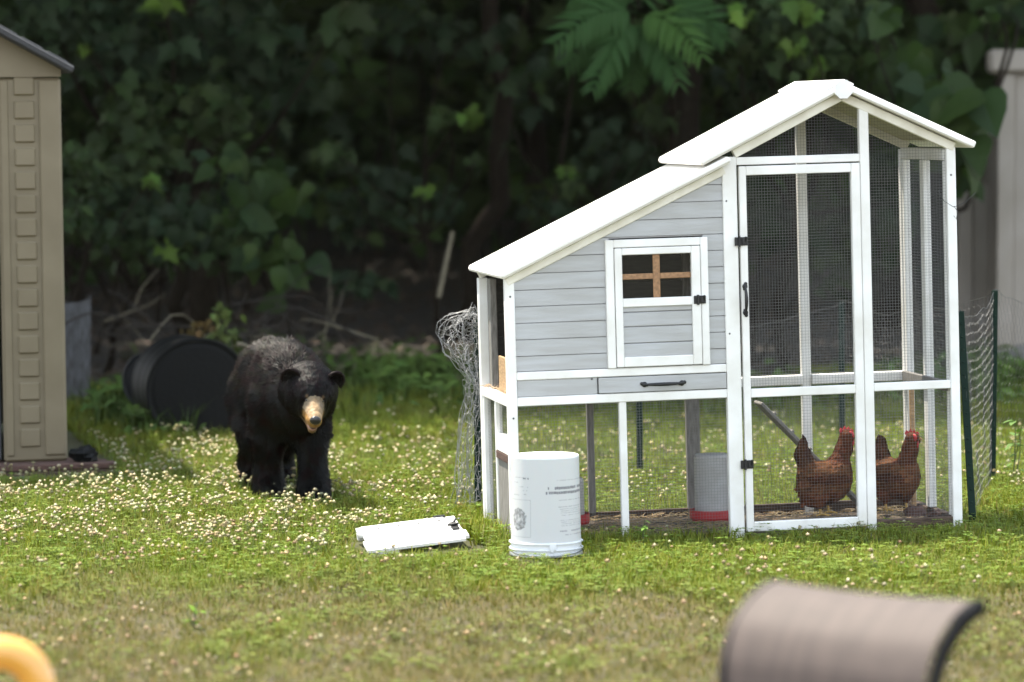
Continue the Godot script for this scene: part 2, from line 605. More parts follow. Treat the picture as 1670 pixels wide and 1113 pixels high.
# ------------------------------------------------------------------ scene
func _ready():
	rng.seed = 4711
	noise.seed = 5
	noise.frequency = 0.06
	fine.seed = 9
	fine.frequency = 1.0
	fine.fractal_octaves = 2
	# camera, sky, sun, exposure
	var cam := Camera3D.new()
	cam.name = "camera"
	add_child(cam)
	cam.position = Vector3(0, EYE, 0)
	cam.rotation.x = -atan(356.5 / FPX)
	cam.near = 0.1
	cam.far = 600.0
	var lens := CameraAttributesPhysical.new()
	lens.frustum_focal_length = 12.0 / (556.5 / FPX)
	lens.frustum_focus_distance = 15.4
	lens.exposure_aperture = 1.95
	cam.attributes = lens
	cam.fov = rad_to_deg(2.0 * atan(556.5 / FPX))
	cam.current = true

	var env := Environment.new()
	var sky_mat := ProceduralSkyMaterial.new()
	sky_mat.sky_top_color = Color(0.60, 0.645, 0.70)
	sky_mat.sky_horizon_color = Color(0.91, 0.905, 0.89)
	sky_mat.sky_curve = 0.12
	sky_mat.ground_bottom_color = Color(0.25, 0.27, 0.2)
	sky_mat.ground_horizon_color = Color(0.6, 0.65, 0.62)
	sky_mat.sky_energy_multiplier = 1.35
	var sky := Sky.new()
	sky.sky_material = sky_mat
	env.sky = sky
	env.background_mode = Environment.BG_SKY
	env.tonemap_mode = Environment.TONE_MAPPER_LINEAR
	env.tonemap_exposure = 2.9
	env.fog_enabled = true
	env.fog_density = 0.00010
	env.fog_light_color = Color(0.93, 0.94, 0.86)
	env.sdfgi_enabled = true
	env.ssao_enabled = true
	env.ssil_enabled = true
	var we := WorldEnvironment.new()
	we.name = "world_environment"
	we.environment = env
	add_child(we)
	var sun := DirectionalLight3D.new()
	sun.name = "sun"
	sun.light_energy = 1.6
	sun.light_color = Color(1.0, 0.965, 0.90)
	sun.light_angular_distance = 0.5
	sun.shadow_enabled = true
	add_child(sun)
	sun.look_at_from_position(Vector3.ZERO, SUN, Vector3.FORWARD)

	make_materials()
	ground()
	lawn()
	build_coop()
	coop_contents()
	bucket()
	fallen_hatch()
	netting_fence()
	bear()
	shed()
	yard_clutter()
	vinyl_fence()
	wood()
	lounger()
	orange_loop()


# ------------------------------------------------------------------ ground and lawn
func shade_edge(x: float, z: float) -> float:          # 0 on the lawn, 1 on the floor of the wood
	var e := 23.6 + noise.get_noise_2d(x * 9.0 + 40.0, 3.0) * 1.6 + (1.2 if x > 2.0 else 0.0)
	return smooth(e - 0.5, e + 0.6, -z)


func dryness(x: float, z: float) -> float:
	var d := 1.0 - smooth(12.7, 14.25, -z)
	d += noise.get_noise_2d(x * 22.0 - 70.0, z * 12.0) * 0.75
	d -= 0.35 * smooth(-0.6, 0.4, x) * smooth(12.9, 13.8, -z)
	return clampf(d, 0.0, 1.0)


func ground():
	var xs := []
	var zs := []
	var x := -4.6
	while x <= 4.61:
		xs.append(x)
		x += 0.1
	var z := 9.0
	while z <= 27.01:
		zs.append(-z)
		z += 0.1
	for e in [6, 8, 11, 16, 26, 50, 110, 220]:
		xs.append(float(e))
		xs.push_front(-float(e))
	for e in [28, 30, 33, 37, 42, 50, 70, 120, 260]:
		zs.append(-float(e))
	for e in [7, 4, 0, -8, -25, -70, -200]:
		zs.push_front(-float(e))
	var mb := MB.new()
	var pts := []
	for zz in zs:
		var row := []
		for xx in xs:
			var w := shade_edge(xx, zz)
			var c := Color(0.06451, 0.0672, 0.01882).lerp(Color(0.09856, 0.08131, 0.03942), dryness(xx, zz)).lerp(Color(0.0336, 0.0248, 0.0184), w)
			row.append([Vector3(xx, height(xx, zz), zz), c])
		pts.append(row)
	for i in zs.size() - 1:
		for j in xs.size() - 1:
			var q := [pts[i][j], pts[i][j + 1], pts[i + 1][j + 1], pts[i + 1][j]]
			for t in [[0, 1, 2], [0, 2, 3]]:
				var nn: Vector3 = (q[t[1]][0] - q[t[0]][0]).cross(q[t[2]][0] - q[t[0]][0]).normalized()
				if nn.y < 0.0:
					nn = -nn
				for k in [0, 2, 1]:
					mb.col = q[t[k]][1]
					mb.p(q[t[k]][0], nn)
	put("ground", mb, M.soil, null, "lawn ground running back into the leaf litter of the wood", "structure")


func tuft_mesh(blades: int, tall: float, wide: float, spread: float, seed_: int) -> ArrayMesh:
	var r := RandomNumberGenerator.new()
	r.seed = seed_
	var mb := MB.new()
	for i in blades:
		var a := r.randf() * TAU
		var out := Vector3(cos(a), 0, sin(a))
		var side := Vector3(-sin(a + r.randfn() * 0.7), 0, cos(a + r.randfn() * 0.7)) * wide * r.randf_range(0.7, 1.2)
		var b := out * spread * sqrt(r.randf())
		var h := tall * r.randf_range(0.45, 1.15)
		var lean := out * h * r.randf_range(0.1, 0.75) + Vector3(r.randfn(), 0, r.randfn()) * h * 0.15
		var m := b + lean * 0.35 + Vector3.UP * h * 0.62
		var tip := b + lean + Vector3.UP * h * r.randf_range(0.8, 1.0)
		var k := r.randf_range(0.65, 1.3)
		mb.col = Color(k * r.randf_range(0.85, 1.3), k, k * r.randf_range(0.75, 1.15))
		var nn := (side.cross(m - b)).normalized()
		if nn.y < 0.0:
			nn = -nn
		nn = (nn + Vector3.UP * 0.6).normalized()
		mb.tri(b - side, b + side, m + side * 0.75, nn, nn, nn)
		mb.tri(b - side, m + side * 0.75, m - side * 0.75, nn, nn, nn)
		mb.tri(m - side * 0.75, m + side * 0.75, tip, nn, nn, nn)
	return mb.done()


func clover_head(petals: int, seed_: int) -> ArrayMesh:
	var r := RandomNumberGenerator.new()
	r.seed = seed_
	var mb := MB.new()
	mb.col = Color(0.30, 0.42, 0.12)
	mb.tube([Vector3(0, -1, 0), Vector3(0.004, -0.45, 0.003), Vector3(0, 0, 0)].map(func(q): return Vector3(q.x, q.y * 0.09, q.z)), [0.0012], 3, false)
	for i in petals:
		var u := 1.0 - 1.55 * (i + 0.5) / petals
		var a := i * 2.39996
		var d := Vector3(cos(a) * sqrt(1.0 - u * u), u, sin(a) * sqrt(1.0 - u * u))
		var s := d.cross(Vector3.UP if absf(d.y) < 0.95 else Vector3.RIGHT).normalized() * 0.0034
		var o := Vector3(0, 0.004, 0)
		var k := r.randf_range(0.8, 1.05)
		mb.col = Color(k, k * r.randf_range(0.93, 1.0), k * r.randf_range(0.78, 0.95))
		if u < -0.25:
			mb.col = mb.col * Color(0.95, 0.86, 0.74)
		var tip := o + (d + Vector3.UP * 0.2).normalized() * 0.0125 * r.randf_range(0.65, 1.3)
		var mid := o + d * 0.007
		mb.tri(o + d * 0.002 - s * 0.4, mid + s, tip, d, d, d)
		mb.tri(o + d * 0.002 + s * 0.4, mid - s, tip, d, d, d)
		mb.tri(mid - s, mid + s, tip, d, d, d)
	return mb.done()


func trefoil(seed_: int) -> ArrayMesh:
	var r := RandomNumberGenerator.new()
	r.seed = seed_
	var mb := MB.new()
	for j in 5:
		var o := Vector3(r.randfn() * 0.02, r.randf_range(0.02, 0.055), r.randfn() * 0.02)
		var turn := r.randf() * TAU
		for i in 3:
			var a := turn + TAU * i / 3.0
			var y := Vector3(cos(a), r.randf_range(0.05, 0.45), sin(a))
			mb.col = Color.WHITE * r.randf_range(0.75, 1.2)
			leaf_into(mb, leaf_frame(o, y, Vector3.UP, r.randf_range(0.011, 0.017)), [Vector2(0.02, 0), Vector2(0.42, 0.45), Vector2(0.3, 0.95), Vector2(0, 0.9)], 0.2, 0.1)
	return mb.done()


func in_coop(p: Vector3, grow := 0.0) -> bool:
	var q := coop_xf().affine_inverse() * p
	return q.x > -0.01 - grow and q.x < 1.97 + grow and q.z < 0.01 + grow and q.z > -0.74 - grow


func coop_xf() -> Transform3D:
	return Transform3D(Basis(Vector3.UP, deg_to_rad(10.0)) * Basis(Vector3.BACK, 0.028), Vector3(0, 0, -14.945))


func clear_of_things(p: Vector3) -> bool:
	if in_coop(p):
		return false
	if Vector2(p.x - 0.139, (p.z + 14.36) * 0.65).length() < 0.19:
		return false
	var fp := fallen_xf().affine_inverse() * p
	if fp.x > -0.05 and fp.x < 0.48 and fp.z > -0.36 and fp.z < 0.22:
		return false
	var s := shed_xf().affine_inverse() * p
	if s.x < 0.25 and s.x > -3.0 and s.z < 0.42 and s.z > -3.0:
		return false
	return true


func lawn():
	var tufts := [tuft_mesh(11, 0.062, 0.0019, 0.035, 1), tuft_mesh(11, 0.055, 0.0021, 0.038, 2), tuft_mesh(9, 0.07, 0.0017, 0.03, 3)]
	var xs := [[], [], []]
	var cs := [PackedColorArray(), PackedColorArray(), PackedColorArray()]
	var clover := [[], []]
	var clover_c := [PackedColorArray(), PackedColorArray()]
	var heads := [[], [], []]
	var heads_c := [PackedColorArray(), PackedColorArray(), PackedColorArray()]
	var z := 9.6
	while z < 25.4:
		var half := z * 0.150 + 0.55
		var step := 0.030 if z < 14.5 else 0.035 if z < 18.0 else 0.046
		var x := -half
		while x < half:
			var p := Vector3(x + rng.randf_range(-1, 1) * step, 0, -z + rng.randf_range(-1, 1) * step)
			x += step
			var w := shade_edge(p.x, p.z)
			if rng.randf() < w * 1.15 or not clear_of_things(p):
				continue
			p.y = height(p.x, p.z) - 0.002
			var dry := dryness(p.x, p.z)
			var lush := noise.get_noise_2d(p.x * 30.0, p.z * 20.0 + 90.0)
			var tall := lerpf(0.92, 0.56, smooth(0.3, 0.9, dry)) * (1.0 + 0.35 * lush) * rng.randf_range(0.6, 1.25)
			if in_coop(p, 0.25):
				tall *= 1.25 if p.x < 0.95 else 0.72
			if -p.z > 19.5:
				tall *= 1.2
			var c := Color(0.1609, 0.1901, 0.02888).lerp(Color(0.1481, 0.1235, 0.05896), clampf(dry * 0.9 + rng.randf_range(-0.25, 0.15), 0.0, 1.0))
			c = c.lerp(Color(0.2233, 0.2414, 0.03076), clampf(lush * 1.2, 0.0, 0.8) * (1.0 - dry))
			if rng.randf() < 0.06 + 0.12 * dry:
				c = Color(0.1836, 0.1427, 0.0624)
			var k := rng.randi() % 3
			var b := Basis(Vector3.UP, rng.randf() * TAU) * Basis(Vector3.RIGHT, gauss() * 0.12)
			xs[k].append(Transform3D(b.scaled_local(Vector3(1.0, 1.0, 1.0) * tall).scaled_local(Vector3(1.0 / sqrt(tall), 1, 1.0 / sqrt(tall))), p))
			cs[k].append(jitter(c, 0.2))
			if rng.randf() < 0.30 + 0.25 * lush - dry * 0.25:
				var q := rng.randi() % 2
				clover[q].append(Transform3D(Basis(Vector3.UP, rng.randf() * TAU).scaled_local(Vector3.ONE * rng.randf_range(0.7, 1.25) * (0.7 + 0.3 * tall)), p))
				clover_c[q].append(jitter(Color(0.1341, 0.182, 0.03193).lerp(Color(0.143, 0.1485, 0.044), dry * 0.6), 0.2))
		z += step
	# white clover heads
	for i in 42000:
		var zz := rng.randf_range(11.0, 22.5)
		var xx := rng.randf_range(-1, 1) * (zz * 0.148 + 0.3)
		var p := Vector3(xx, 0, -zz)
		var fq := fallen_xf().affine_inverse() * p
		if fq.x > -0.1 and fq.x < 0.53 and fq.z > -0.4 and fq.z < 0.55:
			continue
		if not clear_of_things(p) or in_coop(p, 0.14):
			continue
		var left := 1.0 - smooth(-0.9, 0.1, xx + (zz - 15.0) * 0.10)
		var dens := 0.015
		dens += 0.62 * left * smooth(14.0, 15.2, zz) * (1.0 - smooth(18.6, 20.3, zz))
		dens += 0.30 * left * smooth(13.2, 14.4, zz) * (1.0 - smooth(14.6, 15.2, zz))
		dens += 0.14 * (1.0 - left) * smooth(15.9, 16.6, zz) * (1.0 - smooth(19.5, 20.6, zz))
		dens += 0.045 * (1.0 - smooth(12.4, 13.0, zz))
		dens += 0.075 * smooth(0.2, 0.8, xx) * smooth(12.6, 13.2, zz) * (1.0 - smooth(14.0, 14.4, zz))
		dens *= clampf(0.6 + 2.3 * noise.get_noise_2d(xx * 34.0 + 11.0, zz * 24.0), 0.05, 1.6)
		if zz > 16.4 and xx < -1.45:
			dens *= 0.85
		if rng.randf() > dens:
			continue
		var old := clampf(1.0 - smooth(13.2, 15.6, zz) + 0.35 * gauss(), 0.0, 1.0)
		p.y = height(xx, -zz) + lerpf(rng.randf_range(0.05, 0.10), rng.randf_range(0.03, 0.06), 1.0 - smooth(12.6, 14.2, zz))
		var k := rng.randi() % 3
		var b := Basis(Vector3.UP, rng.randf() * TAU) * Basis(Vector3.RIGHT, gauss() * 0.22)
		heads[k].append(Transform3D(b.scaled_local(Vector3(rng.randf_range(0.8, 1.25), rng.randf_range(0.7, 1.1), rng.randf_range(0.8, 1.25)) * rng.randf_range(0.55, 1.1)), p))
		heads_c[k].append(jitter(Color(0.592, 0.5694, 0.3844).lerp(Color(0.396, 0.288, 0.1872), old * rng.randf_range(0.4, 1.0)), 0.12))
	var root := thing("lawn_grass", "sunlit lawn of grass and clover leaves, drier and browner towards the front", "grass")
	tag(root, "", "", "", "stuff")
	for k in 3:
		scatter("grass_blades", tufts[k], M.grass, xs[k], cs[k], root)
	for k in 2:
		scatter("clover_leaves", trefoil(40 + k), M.grass, clover[k], clover_c[k], root)
	var fl := thing("clover_flowers", "white clover blossoms scattered over the lawn, turning tan towards the front", "flowers")
	tag(fl, "", "", "", "stuff")
	for k in 3:
		scatter("blossoms", clover_head(34, 60 + k), M.petal, heads[k], heads_c[k], fl)
	# single weeds that stand out
	for e in [[on_ground(318, 1030), 0.10, "small bright green broadleaf weed alone in the dry front lawn", Color(0.14, 0.24, 0.03), 14, 0.045], [on_ground(1652, 800), 0.34, "tall pale green weed beside the green stake right of the coop", Color(0.13, 0.21, 0.06), 22, 0.06], [on_ground(1050, 900), 0.13, "leafy light green weed in front of the coop's drawer side", Color(0.14, 0.24, 0.05), 26, 0.04]]:
		var o := thing("lawn_weed", e[2], "weed", Transform3D(Basis(), e[0]))
		var st := MB.new()
		var lf := MB.new()
		for j in 3:
			var tip := Vector3(gauss() * 0.03, e[1] * rng.randf_range(0.7, 1.0), gauss() * 0.03)
			limb(st, Vector3.ZERO, tip, 0.003, 0.0015, 0.1, 4, 4)
			for i in int(e[4] / 3.0):
				var q: Vector3 = tip * rng.randf_range(0.15, 1.0)
				leaf_into(lf, leaf_frame(q, Vector3(gauss(), 0.25 + gauss() * 0.3, gauss()), Vector3.UP, e[5] * rng.randf_range(0.6, 1.2)), OVAL, 0.2, 0.3)
		put("stem", st, M.stem_green, o)
		lf.col = Color.WHITE
		var mi := put("leaves", lf, M.grass, o, "", "stuff")
		var own: StandardMaterial3D = M.grass.duplicate()
		own.albedo_color = (e[3] as Color).linear_to_srgb()
		mi.material_override = own


# ------------------------------------------------------------------ the coop
func net(poly: PackedVector2Array, step: float, r: float, xf: Transform3D) -> MB:      # welded wire in the xy plane of xf, cut to a polygon
	var mb := MB.new()
	var lo := poly[0]
	var hi := poly[0]
	for q in poly:
		lo = lo.min(q)
		hi = hi.max(q)
	for axis in 2:
		var s: float = lo[axis] + step * 0.5
		while s < hi[axis]:
			var line := PackedVector2Array([Vector2(s, lo.y - 1), Vector2(s, hi.y + 1)] if axis == 0 else [Vector2(lo.x - 1, s), Vector2(hi.x + 1, s)])
			for cut in Geometry2D.intersect_polyline_with_polygon(line, poly):
				var off := r if axis == 0 else -r
				mb.wire(xf * Vector3(cut[0].x, cut[0].y, off), xf * Vector3(cut[1].x, cut[1].y, off), r, 4)
			s += step
	return mb


func rect(x0: float, x1: float, y0: float, y1: float) -> PackedVector2Array:
	return PackedVector2Array([Vector2(x0, y0), Vector2(x1, y0), Vector2(x1, y1), Vector2(x0, y1)])


func mesh_panel(parent: Node, poly: PackedVector2Array, xf: Transform3D):
	put("wire_mesh", net(poly, 0.0127, 0.00042, xf), M.wire, parent, "", "stuff")


func low_top(x: float) -> float:       # upper face of the low roof
	return 1.129 + (x + 0.034) * 0.4645


func high_top(x: float) -> float:      # upper face of the gable roof
	return 1.576 + (x - 0.829) * 0.488 if x < 1.466 else 1.887 - (x - 1.466) * 0.468


func slab(parent: Node, x0: float, x1: float, f: Callable, thick: float, z0: float, z1: float, m: Material, called := "roof_panel", label := "", bev := 0.007):
	var a := Vector3(x0, f.call(x0), 0)
	var b := Vector3(x1, f.call(x1), 0)
	var dx := (b - a).normalized()
	var up := Vector3(-dx.y, dx.x, 0)
	var mb := MB.new()
	mb.box(Transform3D(Basis(dx, up, Vector3.BACK), (a + b) * 0.5 - up * thick * 0.5 + Vector3(0, 0, (z0 + z1) * 0.5)), Vector3((b - a).length(), thick, absf(z1 - z0)), bev)
	return put(called, mb, m, parent, label)


func handle_mesh(len_: float, xf: Transform3D) -> MB:
	var mb := MB.new()
	for s in [-1.0, 1.0]:
		for e in [[0.0, 0.012], [0.011, 0.008], [-0.011, 0.006]]:
			mb.ball(xf * Vector3(e[0] * 0.3, s * (len_ * 0.5 - 0.012) + s * e[0], 0.003), Vector3(e[1], e[1], e[1] * 0.5), 6, 10)
	var pts := []
	var rad := []
	for i in 11:
		var t := i / 10.0
		pts.append(xf * Vector3(0, (t - 0.5) * (len_ - 0.024), 0.004 + 0.022 * pow(sin(PI * t), 0.6)))
		rad.append(0.0045 + 0.0035 * sin(PI * t))
	mb.tube(pts, rad, 8)
	return mb


func hinge_mesh(x: float, y: float, z: float, w: float, h: float) -> MB:
	var mb := MB.new()
	mb.span(x - w * 0.5, x + w * 0.5, y - h * 0.5, y + h * 0.5, z, z + 0.004, 0.0015)
	mb.tube([Vector3(x - w * 0.16, y - h * 0.62, z + 0.006), Vector3(x - w * 0.16, y + h * 0.62, z + 0.006)], [0.0055], 8)
	mb.span(x + w * 0.05, x + w * 0.42, y - h * 0.38, y + h * 0.38, z + 0.004, z + 0.010, 0.002)
	mb.tube([Vector3(x + w * 0.33, y - h * 0.1, z + 0.008), Vector3(x + w * 0.33, y + h * 0.55, z + 0.014)], [0.004], 6)
	return mb


func build_coop():
	var D := 0.72
	coop = thing("chicken_coop", "white and grey wooden chicken coop with a gabled roof and wire mesh run", "chicken coop", coop_xf())
	var W: Material = M.white_paint
	# --- front frame
	bar("post", coop, W, -0.001, 0.040, -0.03, 1.105, -0.036, 0.0)
	bar("post", coop, W, 0.474, 0.505, -0.03, 0.570, -0.034, -0.004)
	bar("post", coop, W, 0.941, 1.003, -0.03, 1.585, -0.036, 0.001)
	bar("post", coop, W, 1.541, 1.582, -0.03, 1.785, -0.036, 0.0)
	bar("post", coop, W, 1.922, 1.962, -0.06, 1.598, -0.036, 0.0)
	bar("rail", coop, W, 0.040, 0.941, 0.678, 0.712, -0.034, -0.001)
	bar("rail", coop, W, 0.040, 0.941, 0.569, 0.606, -0.034, -0.001)
	bar("rail", coop, W, 1.003, 1.541, 1.549, 1.582, -0.034, -0.002)
	bar("rail", coop, W, 1.582, 1.922, 0.569, 0.604, -0.034, -0.002)
	bar("sill_board", coop, M.old_brown_wood, 1.582, 1.922, -0.05, 0.018, -0.034, -0.008)
	# --- siding boards, cut to the slope of the roof and to the opening of the pop door
	var y := 0.712
	var row := 0
	while y < 1.50:
		var top := y + (0.0645 if row == 0 else 0.0692)
		var under := func(x): return low_top(x) - 0.068
		for span in [[0.036, 0.448, 0], [0.448, 0.852, 1], [0.852, 0.945, 2]]:
			if span[2] == 1 and y < 1.22:
				continue
			var poly := rect(span[0], span[1], y + 0.0035, top)
			var roof := PackedVector2Array([Vector2(-0.2, 0.5), Vector2(1.2, 0.5), Vector2(1.2, under.call(1.2)), Vector2(-0.2, under.call(-0.2))])
			for cut in Geometry2D.intersect_polygons(poly, roof):
				if absf(Geometry2D.triangulate_polygon(cut).size()) < 3:
					continue
				var mb := MB.new()
				mb.prism(cut, -0.022, -0.009 + 0.002 * (row % 2))
				var back := PackedVector2Array()
				for q in cut:
					back.append(q + (Vector2(0, -0.0075) if q.y < y + 0.02 else Vector2.ZERO))
				mb.prism(back, -0.028, -0.0222)
				put("siding_board", mb, M.grey_siding, coop)
		y = top
		row += 1
	# --- droppings tray and blank panel under the siding
	bar("panel", coop, M.grey_siding, 0.040, 0.384, 0.6065, 0.6775, -0.03, -0.006)
	var dr := bar("drawer", coop, M.grey_siding, 0.3885, 0.938, 0.6095, 0.6745, -0.30, 0.002, 0.002)
	put("handle", handle_mesh(0.185, Transform3D(Basis(Vector3.BACK, PI / 2), Vector3(0.664, 0.640, 0.002))), M.black_iron, dr)
	# --- pop door in its frame
	var fr := MB.new()
	fr.span(0.430, 0.4655, 0.7125, 1.252, -0.026, 0.006)
	fr.span(0.8375, 0.870, 0.7125, 1.252, -0.026, 0.006)
	fr.span(0.4655, 0.8375, 1.2185, 1.252, -0.026, 0.0055)
	put("door_frame", fr, W, coop)
	var pd := MB.new()
	pd.span(0.468, 0.4995, 0.716, 1.216, -0.016, 0.010)
	pd.span(0.797, 0.835, 0.716, 1.216, -0.016, 0.010)
	pd.span(0.4995, 0.797, 1.187, 1.216, -0.016, 0.0095)
	pd.span(0.4995, 0.797, 0.968, 1.004, -0.016, 0.0095)
	pd.span(0.4995, 0.797, 0.716, 0.758, -0.016, 0.0095)
	var pop := put("pop_door", pd, W, coop)
	for i in 4:
		bar("siding_board", pop, M.grey_siding, 0.498, 0.799, [0.757, 0.8165, 0.8865, 0.9475][i], [0.813, 0.883, 0.944, 0.969][i], -0.012, 0.001 - 0.001 * (i % 2), 0.002)
	bar("backing", pop, M.grey_siding, 0.498, 0.799, 0.757, 0.969, -0.0155, -0.0125, 0.0)
	bar("muntin", pop, M.muntin_wood, 0.634, 0.664, 1.004, 1.187, -0.013, -0.004, 0.002)
	bar("muntin", pop, M.muntin_wood, 0.4995, 0.634, 1.083, 1.107, -0.012, -0.005, 0.002)
	bar("muntin", pop, M.muntin_wood, 0.664, 0.797, 1.083, 1.107, -0.012, -0.005, 0.002)
	for e in [[0.4995, 0.634, 1.107, 1.187], [0.664, 0.797, 1.107, 1.187], [0.4995, 0.634, 1.004, 1.083], [0.664, 0.797, 1.004, 1.083]]:
		bar("window_pane", pop, M.pane, e[0], e[1], e[2], e[3], -0.0105, -0.0085, 0.0)
	put("latch", hinge_mesh(0.829, 0.989, 0.010, 0.052, 0.034), M.black_iron, pop)
	# --- the house behind the siding: floor, back wall, end wall, left opening
	bar("floor_board", coop, M.grey_wood, 0.042, 0.94, 0.583, 0.601, -D + 0.03, -0.31)
	bar("floor_board", coop, M.grey_wood, 0.042, 0.386, 0.583, 0.601, -0.308, -0.036)
	for i in 8:
		bar("back_board", coop, M.dark_wood, 0.03, 0.942, 0.60 + i * 0.11, 0.707 + i * 0.11 - (0.0 if i < 7 else 0.02), -D + 0.004, -D + 0.016) if i < 5 else slab(coop, 0.03 + (i - 4) * 0.235, 0.944, func(x): return 0.707 + i * 0.11 + 0.0 * x, 0.107, -D + 0.004, -D + 0.016, M.dark_wood, "back_board")
	for i in 9:
		bar("end_board", coop, M.grey_wood, 0.944, 0.956, 0.605 + i * 0.1, 0.702 + i * 0.1, -D + 0.036, -0.037)
	bar("post", coop, W, 0.0, 0.04, -0.03, 1.08, -D, -D + 0.05)
	bar("trim", coop, M.grey_wood, 0.03, 0.06, 0.60, 1.08, -D + 0.10, -D + 0.16)
	bar("divider_board", coop, M.raw_pine, 0.046, 0.058, 0.603, 0.752, -D + 0.24, -0.05, 0.002, "fresh pine board in the open left side of the house")
	# --- left side below the house: two framed mesh panels
	bar("rail", coop, W, 0.0, 0.038, 0.566, 0.604, -D + 0.05, -0.036)
	for e in [[-D + 0.05, -D + 0.075], [-0.375, -0.345], [-0.061, -0.0365]]:
		bar("stile", coop, W, 0.004, 0.034, 0.0, 0.566, e[0], e[1])
	bar("block", coop, W, 0.002, 0.05, 0.36, 0.43, -0.345, -0.061)
	bar("block", coop, M.red_brown_wood, 0.001, 0.046, 0.325, 0.359, -0.345, -0.061)
	bar("kick_board", coop, M.grey_wood, 0.010, 0.030, 0.0, 0.323, -0.345, -0.061)
	var side := Transform3D(Basis(Vector3.UP, PI / 2), Vector3(0.02, 0, 0))
	mesh_panel(coop, rect(0.345 + 0.03, D - 0.075, 0.0, 0.566), side)
	mesh_panel(coop, rect(0.061, 0.345, 0.43, 0.566), side)
	# --- back frame
	bar("post", coop, M.grey_wood, 0.470, 0.500, -0.03, 0.57, -D, -D + 0.03)
	bar("post", coop, M.grey_wood, 0.915, 0.975, -0.03, 1.52, -D, -D + 0.036)
	bar("post", coop, W, 1.445, 1.487, -0.03, 1.80, -D + 0.002, -D + 0.034, 0.003)
	bar("rail", coop, W, 0.04, 0.915, 0.560, 0.598, -D + 0.001, -D + 0.034)
	bar("rail", coop, W, 0.975, 1.445, 0.556, 0.598, -D + 0.002, -D + 0.05)
	bar("rail", coop, W, 1.487, 1.915, 0.556, 0.598, -D + 0.002, -D + 0.05)
	bar("sill_board", coop, M.old_brown_wood, 0.04, 1.915, -0.04, 0.028, -D + 0.004, -D + 0.03)
	# --- right side: two framed mesh panels, each with its own stiles
	bar("post", coop, W, 1.915, 1.958, -0.05, 1.585, -D, -D + 0.036)
	for e in [[-D + 0.037, -D + 0.063], [-0.405, -0.379], [-0.376, -0.350], [-0.063, -0.037]]:
		bar("stile", coop, W, 1.920, 1.952, 0.02, 1.540, e[0], e[1])
	bar("rail", coop, W, 1.916, 1.956, 1.542, 1.592, -D + 0.037, -0.037)
	bar("rail", coop, M.grey_wood, 1.900, 1.919, 0.556, 0.600, -D + 0.05, -0.037)
	bar("post", coop, M.raw_pine, 1.885, 1.905, -0.05, 0.556, -0.52, -0.50, 0.002, "bare pine strip inside the right side panel")
	bar("sill_board", coop, M.old_brown_wood, 1.918, 1.954, -0.06, 0.019, -D + 0.037, -0.037)
	var sr := Transform3D(Basis(Vector3.UP, PI / 2), Vector3(1.936, 0, 0))
	mesh_panel(coop, rect(0.063, 0.350, 0.02, 1.54), sr)
	mesh_panel(coop, rect(0.405, D - 0.063, 0.02, 1.54), sr)
	# --- run door
	var d := MB.new()
	d.span(1.0125, 1.043, -0.005, 1.5435, -0.024, 0.005)
	d.span(1.500, 1.5385, -0.005, 1.5435, -0.024, 0.005)
	d.span(1.043, 1.500, 1.505, 1.5435, -0.024, 0.0045)
	d.span(1.043, 1.500, 0.565, 0.602, -0.024, 0.0045)
	d.span(1.043, 1.500, -0.005, 0.036, -0.024, 0.0045)
	var door := put("run_door", d, W, coop)
	mesh_panel(door, rect(1.043, 1.500, 0.036, 0.565), Transform3D(Basis(), Vector3(0, 0, -0.016)))
	mesh_panel(door, rect(1.043, 1.500, 0.602, 1.505), Transform3D(Basis(), Vector3(0, 0, -0.016)))
	put("latch", hinge_mesh(1.014, 1.228, 0.006, 0.056, 0.036), M.black_iron, door)
	put("latch", hinge_mesh(1.018, 0.283, 0.006, 0.056, 0.036), M.black_iron, door)
	put("handle", handle_mesh(0.135, Transform3D(Basis(), Vector3(1.026, 0.982, 0.005))), M.black_iron, door)
	# --- mesh of the front, the gable and the back
	var fz := Transform3D(Basis(), Vector3(0, 0, -0.020))
	mesh_panel(coop, rect(0.040, 0.474, 0.0, 0.569), fz)
	mesh_panel(coop, rect(0.505, 0.941, 0.0, 0.569), fz)
	mesh_panel(coop, rect(1.582, 1.922, 0.018, 0.569), fz)
	mesh_panel(coop, PackedVector2Array([Vector2(1.582, 0.604), Vector2(1.922, 0.604), Vector2(1.922, high_top(1.922) - 0.07), Vector2(1.582, high_top(1.582) - 0.07)]), fz)
	mesh_panel(coop, PackedVector2Array([Vector2(1.003, 1.582), Vector2(1.541, 1.582), Vector2(1.541, high_top(1.541) - 0.07), Vector2(1.466, high_top(1.466) - 0.07), Vector2(1.003, high_top(1.003) - 0.07)]), fz)
	var bz := Transform3D(Basis(), Vector3(0, 0, -D + 0.014))
	mesh_panel(coop, rect(0.04, 0.47, 0.028, 0.56), bz)
	mesh_panel(coop, rect(0.50, 0.915, 0.028, 0.56), bz)
	mesh_panel(coop, rect(0.975, 1.445, 0.028, 0.556), bz)
	mesh_panel(coop, rect(1.487, 1.915, 0.028, 0.556), bz)
	mesh_panel(coop, PackedVector2Array([Vector2(0.975, 0.598), Vector2(1.445, 0.598), Vector2(1.445, high_top(1.445) - 0.07), Vector2(0.975, high_top(0.975) - 0.07)]), bz)
	mesh_panel(coop, PackedVector2Array([Vector2(1.487, 0.598), Vector2(1.915, 0.598), Vector2(1.915, high_top(1.915) - 0.07), Vector2(1.487, high_top(1.487) - 0.07)]), bz)
